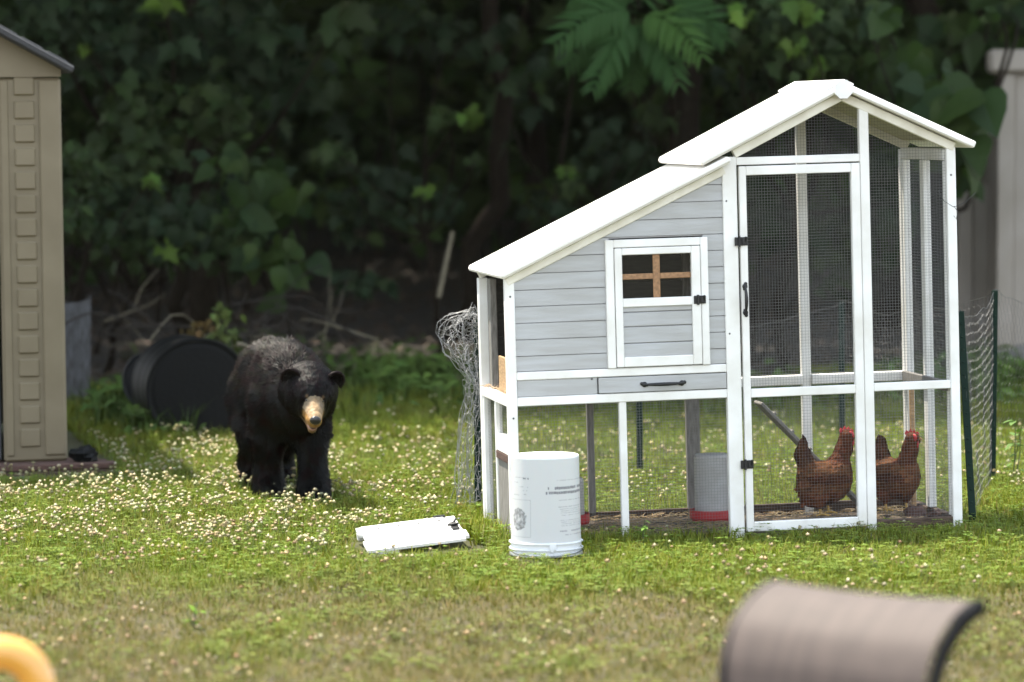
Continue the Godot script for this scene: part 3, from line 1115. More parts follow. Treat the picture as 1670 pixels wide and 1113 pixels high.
	# --- roof: rafters, panels, ridge cap
	for z in [[-0.033, 0.002], [-D - 0.002, -D + 0.030]]:
		slab(coop, 0.0, 0.945, func(x): return low_top(x) - 0.0385, 0.034, z[0], z[1], M.white_trim, "rafter", "", 0.003)
		slab(coop, 0.985, 1.464, func(x): return high_top(x) - 0.0385, 0.038, z[0], z[1], M.white_trim, "rafter", "", 0.003)
		slab(coop, 1.468, 1.965, func(x): return high_top(x) - 0.0385, 0.038, z[0], z[1], M.white_trim, "rafter", "", 0.003)
	var lo := func(x): return low_top(x)
	var hi := func(x): return high_top(x)
	slab(coop, -0.034, 0.962, lo, 0.030, -D - 0.045, 0.050, M.roof_white, "roof_panel", "", 0.010)
	slab(coop, 0.829, 1.4635, hi, 0.030, -D - 0.048, 0.050, M.roof_white, "roof_panel", "", 0.010)
	slab(coop, 1.4685, 2.042, hi, 0.030, -D - 0.048, 0.050, M.roof_white, "roof_panel", "", 0.006)
	slab(coop, 1.10, 1.455, func(x): return high_top(x) - 0.0395, 0.006, -D + 0.035, -0.04, M.cream_wood, "lining_board", "", 0.0)
	slab(coop, 1.477, 1.93, func(x): return high_top(x) - 0.0395, 0.006, -D + 0.035, -0.04, M.cream_wood, "lining_board", "", 0.0)
	var cap = slab(coop, 1.385, 1.4655, func(x): return high_top(x) + 0.012, 0.011, -D - 0.052, 0.040, M.roof_white, "ridge_cap", "", 0.003)
	var half = slab(coop, 1.4665, 1.512, func(x): return high_top(x) + 0.012, 0.011, -D - 0.052, 0.040, M.roof_white, "ridge_cap", "", 0.003)
	var oct := PackedVector2Array()
	for i in 8:
		oct.append(Vector2(1.461, 1.856) + Vector2(0.042, 0).rotated(TAU * (i + 0.5) / 8.0))
	var ob := MB.new()
	ob.prism(oct, 0.036, 0.056)
	put("ridge_end", ob, W, coop)
	# --- the ladder inside the run, screws
	var lad := MB.new()
	var a := Vector3(1.20, 0.50, -0.52)
	var b := Vector3(1.70, -0.02, -0.52)
	var dx := (b - a).normalized()
	lad.box(Transform3D(Basis(dx, Vector3(-dx.y, dx.x, 0), Vector3.BACK), (a + b) * 0.5), Vector3((b - a).length(), 0.016, 0.13), 0.003)
	var ramp := put("ladder", lad, M.grey_wood, coop)
	for i in 6:
		var r := MB.new()
		r.box(Transform3D(Basis(dx, Vector3(-dx.y, dx.x, 0), Vector3.BACK), a.lerp(b, (i + 0.7) / 6.4) + Vector3(-dx.y, dx.x, 0) * 0.0 + Vector3(dx.y, -dx.x, 0) * -0.012), Vector3(0.014, 0.010, 0.12), 0.002)
		put("tread", r, M.grey_wood, ramp)
	for s in [[0.021, 1.03], [0.021, 0.52], [0.956, 1.40], [0.957, 0.84], [1.94, 1.48], [0.36, 0.672]]:
		var sm := MB.new()
		sm.ball(Vector3(s[0], s[1], 0.0005 if s[1] != 0.672 else -0.0055), Vector3(0.0045, 0.0045, 0.0025), 5, 8)
		put("screw", sm, M.screw_steel, coop)


func feeder(label: String, x: float, z: float, r: float, h: float):
	var xf := coop_xf() * Transform3D(Basis(), Vector3(x, 0.012, z))
	var o := thing("poultry_feeder", label, "feeder", xf)
	var t := MB.new()
	t.lathe([Vector2(0, 0), Vector2(r * 1.22, 0), Vector2(r * 1.22, 0), Vector2(r * 1.3, 0.012), Vector2(r * 1.3, 0.012), Vector2(r * 1.3, 0.046), Vector2(r * 1.3, 0.046), Vector2(r * 1.26, 0.046), Vector2(r * 1.26, 0.046), Vector2(r * 1.22, 0.014), Vector2(0, 0.014)], 32)
	put("tray", t, M.red_plastic, o)
	var b := MB.new()
	b.lathe([Vector2(r, 0.02), Vector2(r, h - 0.012), Vector2(r, h - 0.012), Vector2(r * 0.95, h - 0.002), Vector2(r * 0.90, h), Vector2(r * 0.90, h), Vector2(0, h + 0.004)], 32)
	put("hopper", b, M.feeder_plastic, o)


func coop_contents():
	feeder("pale poultry feeder with a red tray, right of the middle under the coop house", 0.95, -0.36, 0.078, 0.285)
	feeder("poultry waterer with a red base half hidden behind the white bucket", 0.325, -0.45, 0.074, 0.20)
	# dirt floor and straw inside
	var xf := coop_xf()
	var mb := MB.new()
	for i in 40:
		for j in 16:
			var q := []
			for e in [[0, 0], [1, 0], [1, 1], [0, 1]]:
				var p := Vector3(0.02 + 1.90 * (i + e[0]) / 40.0, 0, -0.01 - 0.70 * (j + e[1]) / 16.0)
				var w := xf * p
				p.y = -0.004 + 0.014 * noise.get_noise_2d(w.x * 90.0, w.z * 90.0) - (0.02 if p.x > 1.0 else 0.0) + 0.0
				q.append(p)
			mb.quad(q[0], q[1], q[2], q[3], Vector3.UP)
	var dirt := mat("run_dirt", lin(0.078, 0.057, 0.039), 0.95)
	worn(dirt, noise_tex(0.05, Color(0.5, 0.45, 0.4), Color(1, 1, 1), 5, 512, null, 31), Vector3(3, 3, 3))
	var floor_ := put("run_floor", mb, dirt, null, "trodden brown dirt floor inside the coop run", "structure")
	floor_.transform = xf
	var st := MB.new()
	st.tube([Vector3(-0.03, 0, 0), Vector3(0, 0.003, 0.002), Vector3(0.03, 0, 0)], [0.0013], 3)
	var xs := []
	var cs := PackedColorArray()
	for i in 1500:
		var p := Vector3(rng.randf_range(0.05, 1.9), 0, rng.randf_range(-0.69, -0.04))
		p.y = 0.004 + 0.012 * rng.randf() - (0.02 if p.x > 1.0 else 0.0)
		xs.append(xf * Transform3D(Basis(Vector3.UP, rng.randf() * TAU) * Basis(Vector3.BACK, gauss() * 0.15), p))
		cs.append(jitter(Color(0.252, 0.186, 0.102), 0.3))
	for i in 420:      # shavings on the floor of the house, by its open side
		xs.append(xf * Transform3D((Basis(Vector3.UP, rng.randf() * TAU) * Basis(Vector3.BACK, gauss() * 0.3)).scaled(Vector3.ONE * 0.7), Vector3(rng.randf_range(0.0, 0.3), 0.607 + 0.012 * rng.randf(), rng.randf_range(-0.66, -0.05))))
		cs.append(jitter(Color(0.465, 0.315, 0.195), 0.2))
	var straw := scatter("straw", st.done(), M.litter, xs, cs)
	tag(straw, "loose straw and wood shavings strewn over the coop floor", "straw")
	# stones and a pale chunk of wood by the right hen
	for e in [[1.84, -0.30, 0.05, "reddish stone inside the run at the right front corner", "red_brown_wood"], [1.90, -0.20, 0.035, "small reddish stone against the right side panel of the run", "red_brown_wood"], [1.70, -0.14, 0.045, "flat pale wood chunk lying in front of the right hen", "raw_pine"]]:
		var o := MB.new()
		lump(o, Vector3.ZERO, Vector3(e[2], e[2] * (0.75 if e[4] != "raw_pine" else 0.3), e[2]), 71 + int(e[2] * 1000))
		var m := put("stone" if e[4] != "raw_pine" else "wood_chunk", o, M[e[4]])
		m.transform = xf * Transform3D(Basis(Vector3.UP, e[2] * 40.0), Vector3(e[0], 0.0, e[1]))
		tag(m, e[3], "stone" if e[4] != "raw_pine" else "wood")
	# droppings-spattered knot on the middle rail
	hen("reddish brown hen seen from the side, upright behind the run door", Vector3(1.445, 0.004, -0.37), 8.0, 0.0, 0.98, 1)
	hen("reddish brown hen half hidden behind the door post, head turned to the right", Vector3(1.785, 0.002, -0.42), -62.0, 40.0, 0.94, 2)


func lump(mb: MB, at_: Vector3, r: Vector3, seed_: int, rows := 7, cols := 11):
	var pts := []
	for i in rows + 1:
		var ring := []
		for k in cols:
			var th := PI * i / rows
			var ph := TAU * k / cols
			var d := Vector3(sin(th) * cos(ph), cos(th), sin(th) * sin(ph))
			ring.append(at_ + d * r * (1.0 + 0.45 * fine.get_noise_3d(d.x * 1.3 + seed_, d.y * 1.3, d.z * 1.3)))
		pts.append(ring)
	for i in rows:
		for k in cols:
			var n := (k + 1) % cols
			mb.quad(pts[i][k], pts[i][n], pts[i + 1][n], pts[i + 1][k], (pts[i][k] + pts[i + 1][n]) * 0.5 - at_)


func hen(label: String, where: Vector3, turn: float, head_turn: float, size: float, seed_: int):
	var xf := coop_xf() * Transform3D(Basis(Vector3.UP, deg_to_rad(turn)).scaled(Vector3.ONE * size), where)
	var o := thing("hen", label, "hen", xf, "hens in the run")
	var hd := Basis(Vector3.UP, deg_to_rad(head_turn))
	var hc := Vector3(0.118, 0.0, 0.0)
	var tw := func(p: Vector3) -> Vector3: return hc + hd * (p - hc)
	var bones := [
		[Vector3(-0.035, 0.17, 0), Vector3(0.055, 0.165, 0), 0.073, 0.076], [Vector3(0.07, 0.14, 0), Vector3(0.085, 0.19, 0), 0.052, 0.046],
		[Vector3(-0.045, 0.115, 0), Vector3(0.045, 0.115, 0), 0.052, 0.052], [Vector3(-0.055, 0.085, 0), Vector3(-0.05, 0.13, 0), 0.046, 0.06],
		[Vector3(-0.065, 0.19, 0), Vector3(-0.090, 0.27, 0), 0.044, 0.026], [Vector3(-0.088, 0.26, 0), Vector3(-0.092, 0.345, 0), 0.022, 0.006],
		[Vector3(0.075, 0.215, 0), Vector3(0.108, 0.30, 0), 0.048, 0.029], [Vector3(0.108, 0.30, 0), Vector3(0.118, 0.345, 0), 0.029, 0.024],
		[Vector3(0.118, 0.352, 0), tw.call(Vector3(0.132, 0.352, 0)), 0.0265, 0.022],
		[Vector3(-0.055, 0.185, 0.045), Vector3(0.045, 0.185, 0.052), 0.026, 0.036], [Vector3(-0.055, 0.185, -0.045), Vector3(0.045, 0.185, -0.052), 0.026, 0.036],
		[Vector3(-0.03, 0.07, 0.035), Vector3(-0.03, 0.045, 0.035), 0.026, 0.012], [Vector3(0.035, 0.07, -0.035), Vector3(0.035, 0.045, -0.035), 0.026, 0.012],
	]
	var paint := func(p: Vector3) -> Color:
		var c := Color(0.108, 0.046, 0.01995)
		var k := 0.85 + 0.5 * fine.get_noise_3d(p.x * 26.0 + seed_ * 7.0, p.y * 40.0, p.z * 26.0)
		if p.y > 0.23 and p.x > 0.03:
			c = Color(0.084, 0.0288, 0.0135)
		if p.y > 0.25 and p.x < 0.0:
			c = Color(0.06, 0.0256, 0.0136)
		if absf(p.z) > 0.05 and p.y < 0.185 and p.y > 0.15:
			c = Color(0.07, 0.026, 0.013)
		if p.y < 0.11:
			c = c.lerp(Color(0.096, 0.0304, 0.0136), 0.7)
		return Color(c.r * k, c.g * k, c.b * k)
	var m := body(bones, 0.0085, 0.026, 0.004, 45.0, paint)
	mesh_of("body", m, M.feather, o)
	# feathers laid over the body, tips backwards and down
	var fm := leaf_mesh([Vector2(0.12, 0.0), Vector2(0.30, 0.35), Vector2(0.30, 0.7), Vector2(0.0, 1.0)], 0.1, 0.12)
	var arr := m.surface_get_arrays(0)
	var vs: PackedVector3Array = arr[Mesh.ARRAY_VERTEX]
	var ns: PackedVector3Array = arr[Mesh.ARRAY_NORMAL]
	var cl: PackedColorArray = arr[Mesh.ARRAY_COLOR]
	var xs := []
	var cs := PackedColorArray()
	for i in vs.size():
		var p := vs[i]
		if p.y < 0.055 or p.y > 0.335 or rng.randf() < 0.35:
			continue
		var flow := Vector3(-1.0, -0.35, 0)
		if p.x > 0.03 and p.y > 0.2:
			flow = Vector3(-0.25, -1.0, 0)
		elif p.x < -0.05 and p.y > 0.22:
			flow = Vector3(-0.25, 1.0, 0)
		elif p.x > 0.08:
			flow = Vector3(-0.3, -1.0, 0)
		flow += gauss3() * 0.2
		flow -= ns[i] * flow.dot(ns[i])
		var s := 0.024 * rng.randf_range(0.8, 1.3)
		if p.x < -0.06 and p.y > 0.25:
			s *= 1.9
		xs.append(leaf_frame(p + ns[i] * 0.001 - flow.normalized() * s * 0.4, flow + ns[i] * 0.14, ns[i], s))
		cs.append(jitter(cl[i] * 1.1, 0.16))
	scatter("feathers", fm, M.feather, xs, cs, o)
	# comb, wattles, beak, eyes, legs
	var red := "comb_red"
	if not M.has(red):
		mat(red, lin(0.36, 0.018, 0.022), 0.5)
		mat("beak_horn", lin(0.30, 0.17, 0.06), 0.5)
		mat("leg_yellow", lin(0.38, 0.24, 0.06), 0.65)
		mat("eye_dark", lin(0.02, 0.01, 0.005), 0.1)
		mat("lobe_pale", lin(0.6, 0.5, 0.45), 0.6)
	var hx := Transform3D(hd, Vector3(0.118, 0.352, 0))
	var cm := MB.new()
	cm.prism(PackedVector2Array([Vector2(-0.028, 0.012), Vector2(0.0, 0.016), Vector2(0.032, 0.008), Vector2(0.036, 0.02), Vector2(0.027, 0.03), Vector2(0.02, 0.024), Vector2(0.013, 0.041), Vector2(0.004, 0.028), Vector2(-0.006, 0.043), Vector2(-0.014, 0.028), Vector2(-0.025, 0.036), Vector2(-0.032, 0.022)]), -0.003, 0.003, hx)
	put("comb", cm, M[red], o)
	var wt := MB.new()
	for s in [-1.0, 1.0]:
		wt.ball(hx * Vector3(0.024, -0.028, s * 0.008), Vector3(0.013, 0.022, 0.006), 6, 8)
		wt.ball(hx * Vector3(0.012, 0.002, s * 0.019), Vector3(0.021, 0.018, 0.007), 6, 8)
	put("wattles", wt, M[red], o)
	var bk := MB.new()
	bk.tube([hx * Vector3(0.028, -0.002, 0), hx * Vector3(0.042, -0.006, 0), hx * Vector3(0.052, -0.013, 0)], [0.009, 0.0065, 0.001], 8)
	put("beak", bk, M.beak_horn, o)
	for s in [-1.0, 1.0]:
		var ey := MB.new()
		ey.ball(hx * Vector3(0.016, 0.007, s * 0.0235), Vector3(0.0042, 0.0042, 0.003), 5, 8)
		put("eye", ey, M.eye_dark, o)
		var lo := MB.new()
		lo.ball(hx * Vector3(-0.004, -0.006, s * 0.021), Vector3(0.007, 0.008, 0.004), 5, 8)
		put("ear_lobe", lo, M.lobe_pale, o)
		var lg := MB.new()
		var k := Vector3(0.002 + 0.033 * -s, 0.05, 0.034 * s)
		lg.tube([k, k + Vector3(0.004, -0.038, 0)], [0.007, 0.0055], 6)
		for t in [[0.045, 0.0], [0.038, 0.6], [0.038, -0.6], [-0.022, 0.0]]:
			lg.tube([k + Vector3(0.004, -0.038, 0), k + Vector3(0.004 + t[0] * 0.5 * cos(t[1]), -0.04, t[0] * 0.5 * sin(t[1])), k + Vector3(0.004 + t[0] * cos(t[1]), -0.046, t[0] * sin(t[1]))], [0.0055, 0.0045, 0.0025], 5)
		put("leg", lg, M.leg_yellow, o)


func bucket():
	var tilt := Basis(Vector3.BACK, 0.012)
	var o := thing("plastic_bucket", "white plastic bucket upside down by the coop's left front post", "bucket", Transform3D(tilt, Vector3(0.139, height(0.139, -14.5) + 0.006, -14.5)))
	var im := Image.create(1024, 512, false, Image.FORMAT_RGB8)
	im.fill(Color(1, 1, 1))
	var r := RandomNumberGenerator.new()
	r.seed = 77
	var ink := Color(0.60, 0.60, 0.63)
	# rows of print too small to read (x runs round the wall; y from the top of the standing bucket)
	var block := func(x0: int, x1: int, y: int, h: int, c: Color, gap: float):
		var x := x0
		while x < x1:
			var w := r.randi_range(2, 7) * maxi(1, h / 6)
			if r.randf() > gap:
				im.fill_rect(Rect2i(x, y + r.randi_range(0, 1), mini(w, x1 - x), h - r.randi_range(0, 1)), c)
			x += w + 1
	block.call(522, 790, 150, 14, ink, 0.10)
	block.call(512, 790, 174, 14, ink, 0.10)
	for e in [[560, 116, 4], [575, 218, 4], [572, 252, 4], [580, 264, 3], [580, 274, 3], [584, 284, 3], [582, 296, 3], [580, 322, 3], [586, 331, 3], [580, 340, 3], [580, 350, 3], [578, 374, 8], [605, 395, 5]]:
		block.call(e[0], 790, e[1], e[2], Color(0.76, 0.76, 0.78), 0.18)
	block.call(325, 430, 103, 4, Color(0.8, 0.8, 0.82), 0.2)
	block.call(395, 428, 105, 8, ink, 0.1)
	for e in [[330, 128, 360], [372, 150, 425], [395, 168, 420], [400, 188, 415], [320, 192, 380]]:
		block.call(e[0], e[2], e[1], 5, Color(0.8, 0.8, 0.82), 0.35)
	for e in [[300, 218, 138, 2], [300, 408, 138, 2], [436, 218, 2, 192]]:
		im.fill_rect(Rect2i(e[0], e[1], e[2], e[3]), Color(0.8, 0.8, 0.82))
	for y in range(250, 386):
		for x in range(308, 424):
			var q := Vector2((x - 366.0) / 52.0, (y - 318.0) / 62.0)
			var nn := 0.55 + 0.8 * fine.get_noise_2d(x * 0.045, y * 0.035) + 0.25 * fine.get_noise_2d(x * 0.15, y * 0.15)
			if q.length() < 1.0 - 0.15 * nn:
				var k := clampf(lerpf(0.55, 0.97, nn * 0.75 + 0.2 * (1.0 - q.length())), 0.35, 1.0)
				im.set_pixel(x, y, Color(k, k, k * 1.01))
	var wall := mat("bucket_wall", lin(0.46, 0.465, 0.47), 0.4)
	wall.albedo_texture = ImageTexture.create_from_image(im)
	wall.subsurf_scatter_enabled = true
	wall.subsurf_scatter_strength = 0.15
	var h := 0.405
	var b := MB.new()
	var prof := []
	for i in 15:
		var t := i / 14.0
		prof.append(Vector2(lerpf(0.1425, 0.1375, t) , lerpf(0.058, h - 0.008, t)))
	b.lathe(prof, 64)
	var uv := b.t
	for i in uv.size():
		var th := uv[i].x           # 0 at +x, growing towards +z (the viewer)
		uv[i] = Vector2(0.5 + (0.25 - th) * 1.0 * 1.0 + 0.0, 1.0 - uv[i].y / h)
	b.t = uv
	put("wall", b, wall, o)
	var e := MB.new()
	e.lathe([Vector2(0.1375, h - 0.008), Vector2(0.1365, h - 0.002), Vector2(0.133, h), Vector2(0.133, h), Vector2(0.128, h - 0.002), Vector2(0.126, h - 0.012), Vector2(0.126, h - 0.012), Vector2(0, h - 0.010)], 64)
	put("base", e, M.white_plastic, o)
	var rim := MB.new()
	rim.lathe([Vector2(0.1445, 0.0), Vector2(0.1485, 0.002), Vector2(0.1485, 0.016), Vector2(0.1485, 0.016), Vector2(0.1435, 0.018), Vector2(0.1435, 0.018), Vector2(0.1435, 0.026), Vector2(0.1435, 0.026), Vector2(0.1515, 0.027), Vector2(0.1515, 0.030), Vector2(0.1435, 0.0315), Vector2(0.1435, 0.0315), Vector2(0.1435, 0.051), Vector2(0.1435, 0.051), Vector2(0.1510, 0.052), Vector2(0.1510, 0.0555), Vector2(0.1425, 0.058)], 64)
	put("rim", rim, M.white_plastic, o)
	var hd := MB.new()
	for a in [0.36, 0.12]:
		var d := Vector3(cos(a * TAU), 0, sin(a * TAU))
	var d2 := Vector3(cos(0.222 * TAU), 0, sin(0.222 * TAU))
	hd.box(Transform3D(Basis(Vector3.UP, -0.222 * TAU + PI / 2), d2 * 0.147 + Vector3.UP * 0.044), Vector3(0.028, 0.030, 0.012), 0.003)
	hd.box(Transform3D(Basis(Vector3.UP, -0.222 * TAU + PI / 2) * Basis(Vector3.BACK, -0.7), d2 * 0.1475 + Vector3(0.0, 0.031, 0)), Vector3(0.014, 0.024, 0.010), 0.003)
	put("handle_lug", hd, M.white_plastic, o)
	var bail := MB.new()
	var pts := []
	for i in 13:
		var a := PI * (0.06 + 0.88 * i / 12.0)
		pts.append(Vector3(cos(a) * 0.154, 0.026 - 0.020 * sin(a), sin(a) * 0.155))
	bail.tube(pts, [0.0018], 6)
	put("wire_handle", bail, M.wire, o)


func fallen_xf() -> Transform3D:
	var a := at(600, 905, 14.58)     # near left corner
	var b := at(770, 883, 14.66)     # near right corner
	var d := at(579, 868, 14.88)     # far left corner
	var x := (b - a).normalized()
	var zz := d - a
	zz = -(zz - x * zz.dot(x)).normalized()
	return Transform3D(Basis(x, zz.cross(x).normalized(), zz), a)


func fallen_hatch():
	var L := 0.43
	var Wd := 0.31
	var o := thing("fallen_hatch", "white wooden hatch with black hinges lying on the grass between bear and bucket", "hatch", fallen_xf())
	var m := MB.new()
	m.prism(PackedVector2Array([Vector2(0.0, 0.0), Vector2(L - 0.02, 0.0), Vector2(L - 0.02, 0.03), Vector2(L, 0.03), Vector2(L, 0.11), Vector2(L - 0.012, 0.125), Vector2(L - 0.012, Wd), Vector2(0.0, Wd), Vector2(0.0, 0.22), Vector2(0.014, 0.21), Vector2(0.014, 0.13), Vector2(0.0, 0.12)]), 0.004, 0.016, Transform3D(Basis(Vector3.RIGHT, -PI / 2), Vector3.ZERO))
	put("board", m, M.white_paint, o)
	var t := MB.new()
	t.span(0.02, L - 0.06, 0.0165, 0.021, -Wd + 0.004, -Wd + 0.034, 0.002)
	put("trim_strip", t, M.white_paint, o)
	for i in 5:
		var s := MB.new()
		s.ball(Vector3(0.09 + 0.085 * i, 0.017, -Wd + 0.046), Vector3(0.006, 0.003, 0.006), 5, 8)
		put("screw", s, M.screw_steel, o)
	var h := MB.new()
	h.span(L - 0.052, L - 0.022, 0.016, 0.024, -0.21, -0.12, 0.002)
	h.tube([Vector3(L - 0.065, 0.028, -0.165), Vector3(L - 0.02, 0.032, -0.155)], [0.006], 8)
	h.tube([Vector3(L - 0.036, 0.022, -0.20), Vector3(L - 0.02, 0.032, -0.22)], [0.006], 8)
	put("hinge", h, M.black_iron, o)
	bar("hinge", o, M.black_iron, L - 0.10, L - 0.05, 0.016, 0.026, -Wd - 0.006, -Wd + 0.010, 0.002)
	var f := MB.new()
	f.span(0.03, 0.13, -0.020, 0.0035, -0.018, -0.002, 0.003)
	put("batten", f, M.white_paint, o)
	var f2 := MB.new()
	f2.span(0.0, L - 0.05, -0.030, 0.0035, -Wd + 0.01, -Wd + 0.04, 0.003)
	put("batten", f2, M.white_paint, o)

# ------------------------------------------------------------------ netting fence round the back of the coop
func hex_net(f: Callable, nu: int, nv: int, r: float) -> MB:
	# f maps (u, v) in 0..1 to a point; nu cells along, nv cells up
	var mb := MB.new()
	for j in nv:
		for i in nu:
			var o := 0.5 if j % 2 == 1 else 0.0
			var du := 1.0 / nu
			var dv := 1.0 / nv
			var u := (i + o) * du
			var v := j * dv
			var a: Vector3 = f.call(Vector2(u, v + dv * 0.3))
			var b: Vector3 = f.call(Vector2(u + du * 0.5, v))
			var c: Vector3 = f.call(Vector2(u + du, v + dv * 0.3))
			var d: Vector3 = f.call(Vector2(u, v + dv))
			mb.wire(a, b, r, 3)
			mb.wire(b, c, r, 3)
			mb.wire(a, d, r * 1.3, 3)
	return mb


func stake(label: String, base: Vector3, top: Vector3):
	var o := thing("metal_stake", label, "stake", Transform3D(), "green stakes of the netting fence")
	o.position = base
	var d := (top - base)
	var y := d.normalized()
	var x := y.cross(Vector3(0.17, 0, 0.98)).normalized()
	var xf := Transform3D(Basis(x, y, x.cross(y)), Vector3.ZERO)
	var m := MB.new()
	var L := d.length()
	m.box(xf * Transform3D(Basis(), Vector3(0, L * 0.5 - 0.05, 0.009)), Vector3(0.032, L + 0.1, 0.005), 0.0015)
	m.box(xf * Transform3D(Basis(), Vector3(0, L * 0.5 - 0.05, -0.006)), Vector3(0.005, L + 0.1, 0.025), 0.001)
	var n := int(L / 0.055)
	for i in n:
		m.box(xf * Transform3D(Basis(), Vector3(0, 0.04 + i * 0.055, 0.0135)), Vector3(0.010, 0.008, 0.005), 0.001)
	put("post", m, M.stake_green, o)


func netting_fence():
	var g := func(px: float, py: float) -> Vector3: return on_ground(px, py)
	var A: Vector3 = g.call(1586, 866)
	var B: Vector3 = g.call(1618, 800)
	var C: Vector3 = g.call(1373, 762)
	var D: Vector3 = g.call(1043, 778)
	var E: Vector3 = g.call(779, 832)
	var At := at(1566, 508, 15.45)
	var Bt := at(1622, 474, 17.05)
	var Ct := at(1372, 492, 18.35)
	var Dt := at(1041, 500, 17.75)
	var Et := at(778, 520, 16.30)
	stake("green metal stake leaning against the coop's right front post", A, At)
	stake("green metal stake standing in the grass to the right of the coop", B, Bt)
	stake("green metal stake behind the hens, seen through the run door", C, Ct)
	stake("dark green stake behind the coop, seen under the drawer", D, Dt)
	stake("green metal stake behind the crumpled netting left of the coop", E, Et)
	var o := thing("netting_fence", "hexagonal wire netting strung between green stakes behind the coop", "fence", Transform3D())
	var spans := [[A, At, B, Bt, 0.03], [B, Bt, g.call(1760, 770), at(1760, 500, 18.0), 0.02], [B, Bt, C, Ct, 0.04], [C, Ct, D, Dt, 0.05], [D, Dt, E, Et, 0.03]]
	for s in spans:
		var f := func(q: Vector2) -> Vector3:
			var lo: Vector3 = s[0].lerp(s[2], q.x)
			var hi: Vector3 = s[1].lerp(s[3], q.x)
			hi.y -= s[4] * (4.0 * q.x * (1.0 - q.x)) * 2.0 + 0.03 * noise.get_noise_2d(q.x * 60.0, s[4] * 1000.0)
			var p := lo.lerp(hi, q.y)
			p += Vector3(0.5, 0, 1.0) * 0.025 * noise.get_noise_2d(q.x * 40.0 + s[4] * 900.0, q.y * 30.0)
			p.y = maxf(p.y, height(p.x, p.z))
			return p
		var len_: float = (s[2] - s[0]).length()
		put("netting", hex_net(f, maxi(4, int(len_ / 0.042)), 21, 0.0006), M.hex_wire, o, "", "stuff")
		var top := MB.new()
		var pts := []
		for i in 25:
			pts.append(f.call(Vector2(i / 24.0, 1.0)))
		top.tube(pts, [0.0013], 4)
		put("top_wire", top, M.hex_wire, o)
	# crumpled loose end, folded over itself
	var loose := thing("crumpled_netting", "crumpled loose end of chicken wire bulging out beside the coop's left corner", "netting", Transform3D())
	# outline of the bulge: left and right edge (photo pixels) at heights, turned to metres at 16.2 m
	var prof := [[835, 738, 790], [780, 742, 788], [700, 752, 786], [640, 762, 786], [610, 756, 785], [575, 728, 786], [545, 718, 786], [525, 724, 786], [505, 762, 784]]
	for layer in 3:
		var f2 := func(q: Vector2) -> Vector3:
			var t := q.y * (prof.size() - 1)
			var i := mini(int(t), prof.size() - 2)
			var w := t - i
			var py: float = lerpf(prof[i][0], prof[i + 1][0], w)
			var l: float = lerpf(prof[i][1], prof[i + 1][1], w)
			var r: float = lerpf(prof[i][2], prof[i + 1][2], w)
			var fold := sin(q.x * PI * 2.2 + layer * 1.9 + q.y * 3.0) * 0.07 * (0.5 + q.y)
			var p := at(lerpf(l, r, q.x), py, 16.15 + fold + 0.10 * (layer - 1))
			var k := Vector3(q.x * 55.0 + layer * 37.0, q.y * 50.0, layer * 9.0)
			p += Vector3(noise.get_noise_3d(k.x, k.y, k.z), noise.get_noise_3d(k.y, k.x, k.z + 50.0), noise.get_noise_3d(k.x + 80.0, k.y, k.z)) * 0.055
			return p
		put("netting", hex_net(f2, 7 + layer, 27 - layer * 2, 0.0008), M.hex_wire_light, loose, "", "stuff")
		var edge := MB.new()
		for u in [0.0, 0.55]:
			var pts := []
			for i in 21:
				pts.append(f2.call(Vector2(u, i / 20.0)))
			edge.tube(pts, [0.0013], 4)
		put("edge_wire", edge, M.hex_wire_light, loose)
	# loose bent wire at the right front post
	var w := MB.new()
	for e in [[[1530, 310], [1540, 328], [1556, 338], [1575, 330], [1592, 314]], [[1556, 336], [1562, 345], [1560, 358], [1556, 352]]]:
		w.tube(e.map(func(q): return at(q[0], q[1], 15.22)), [0.0014], 5)
	var lw := put("bent_wire", w, M.hex_wire)
	tag(lw, "thin bent wire end sticking out by the coop's upper right post", "wire")


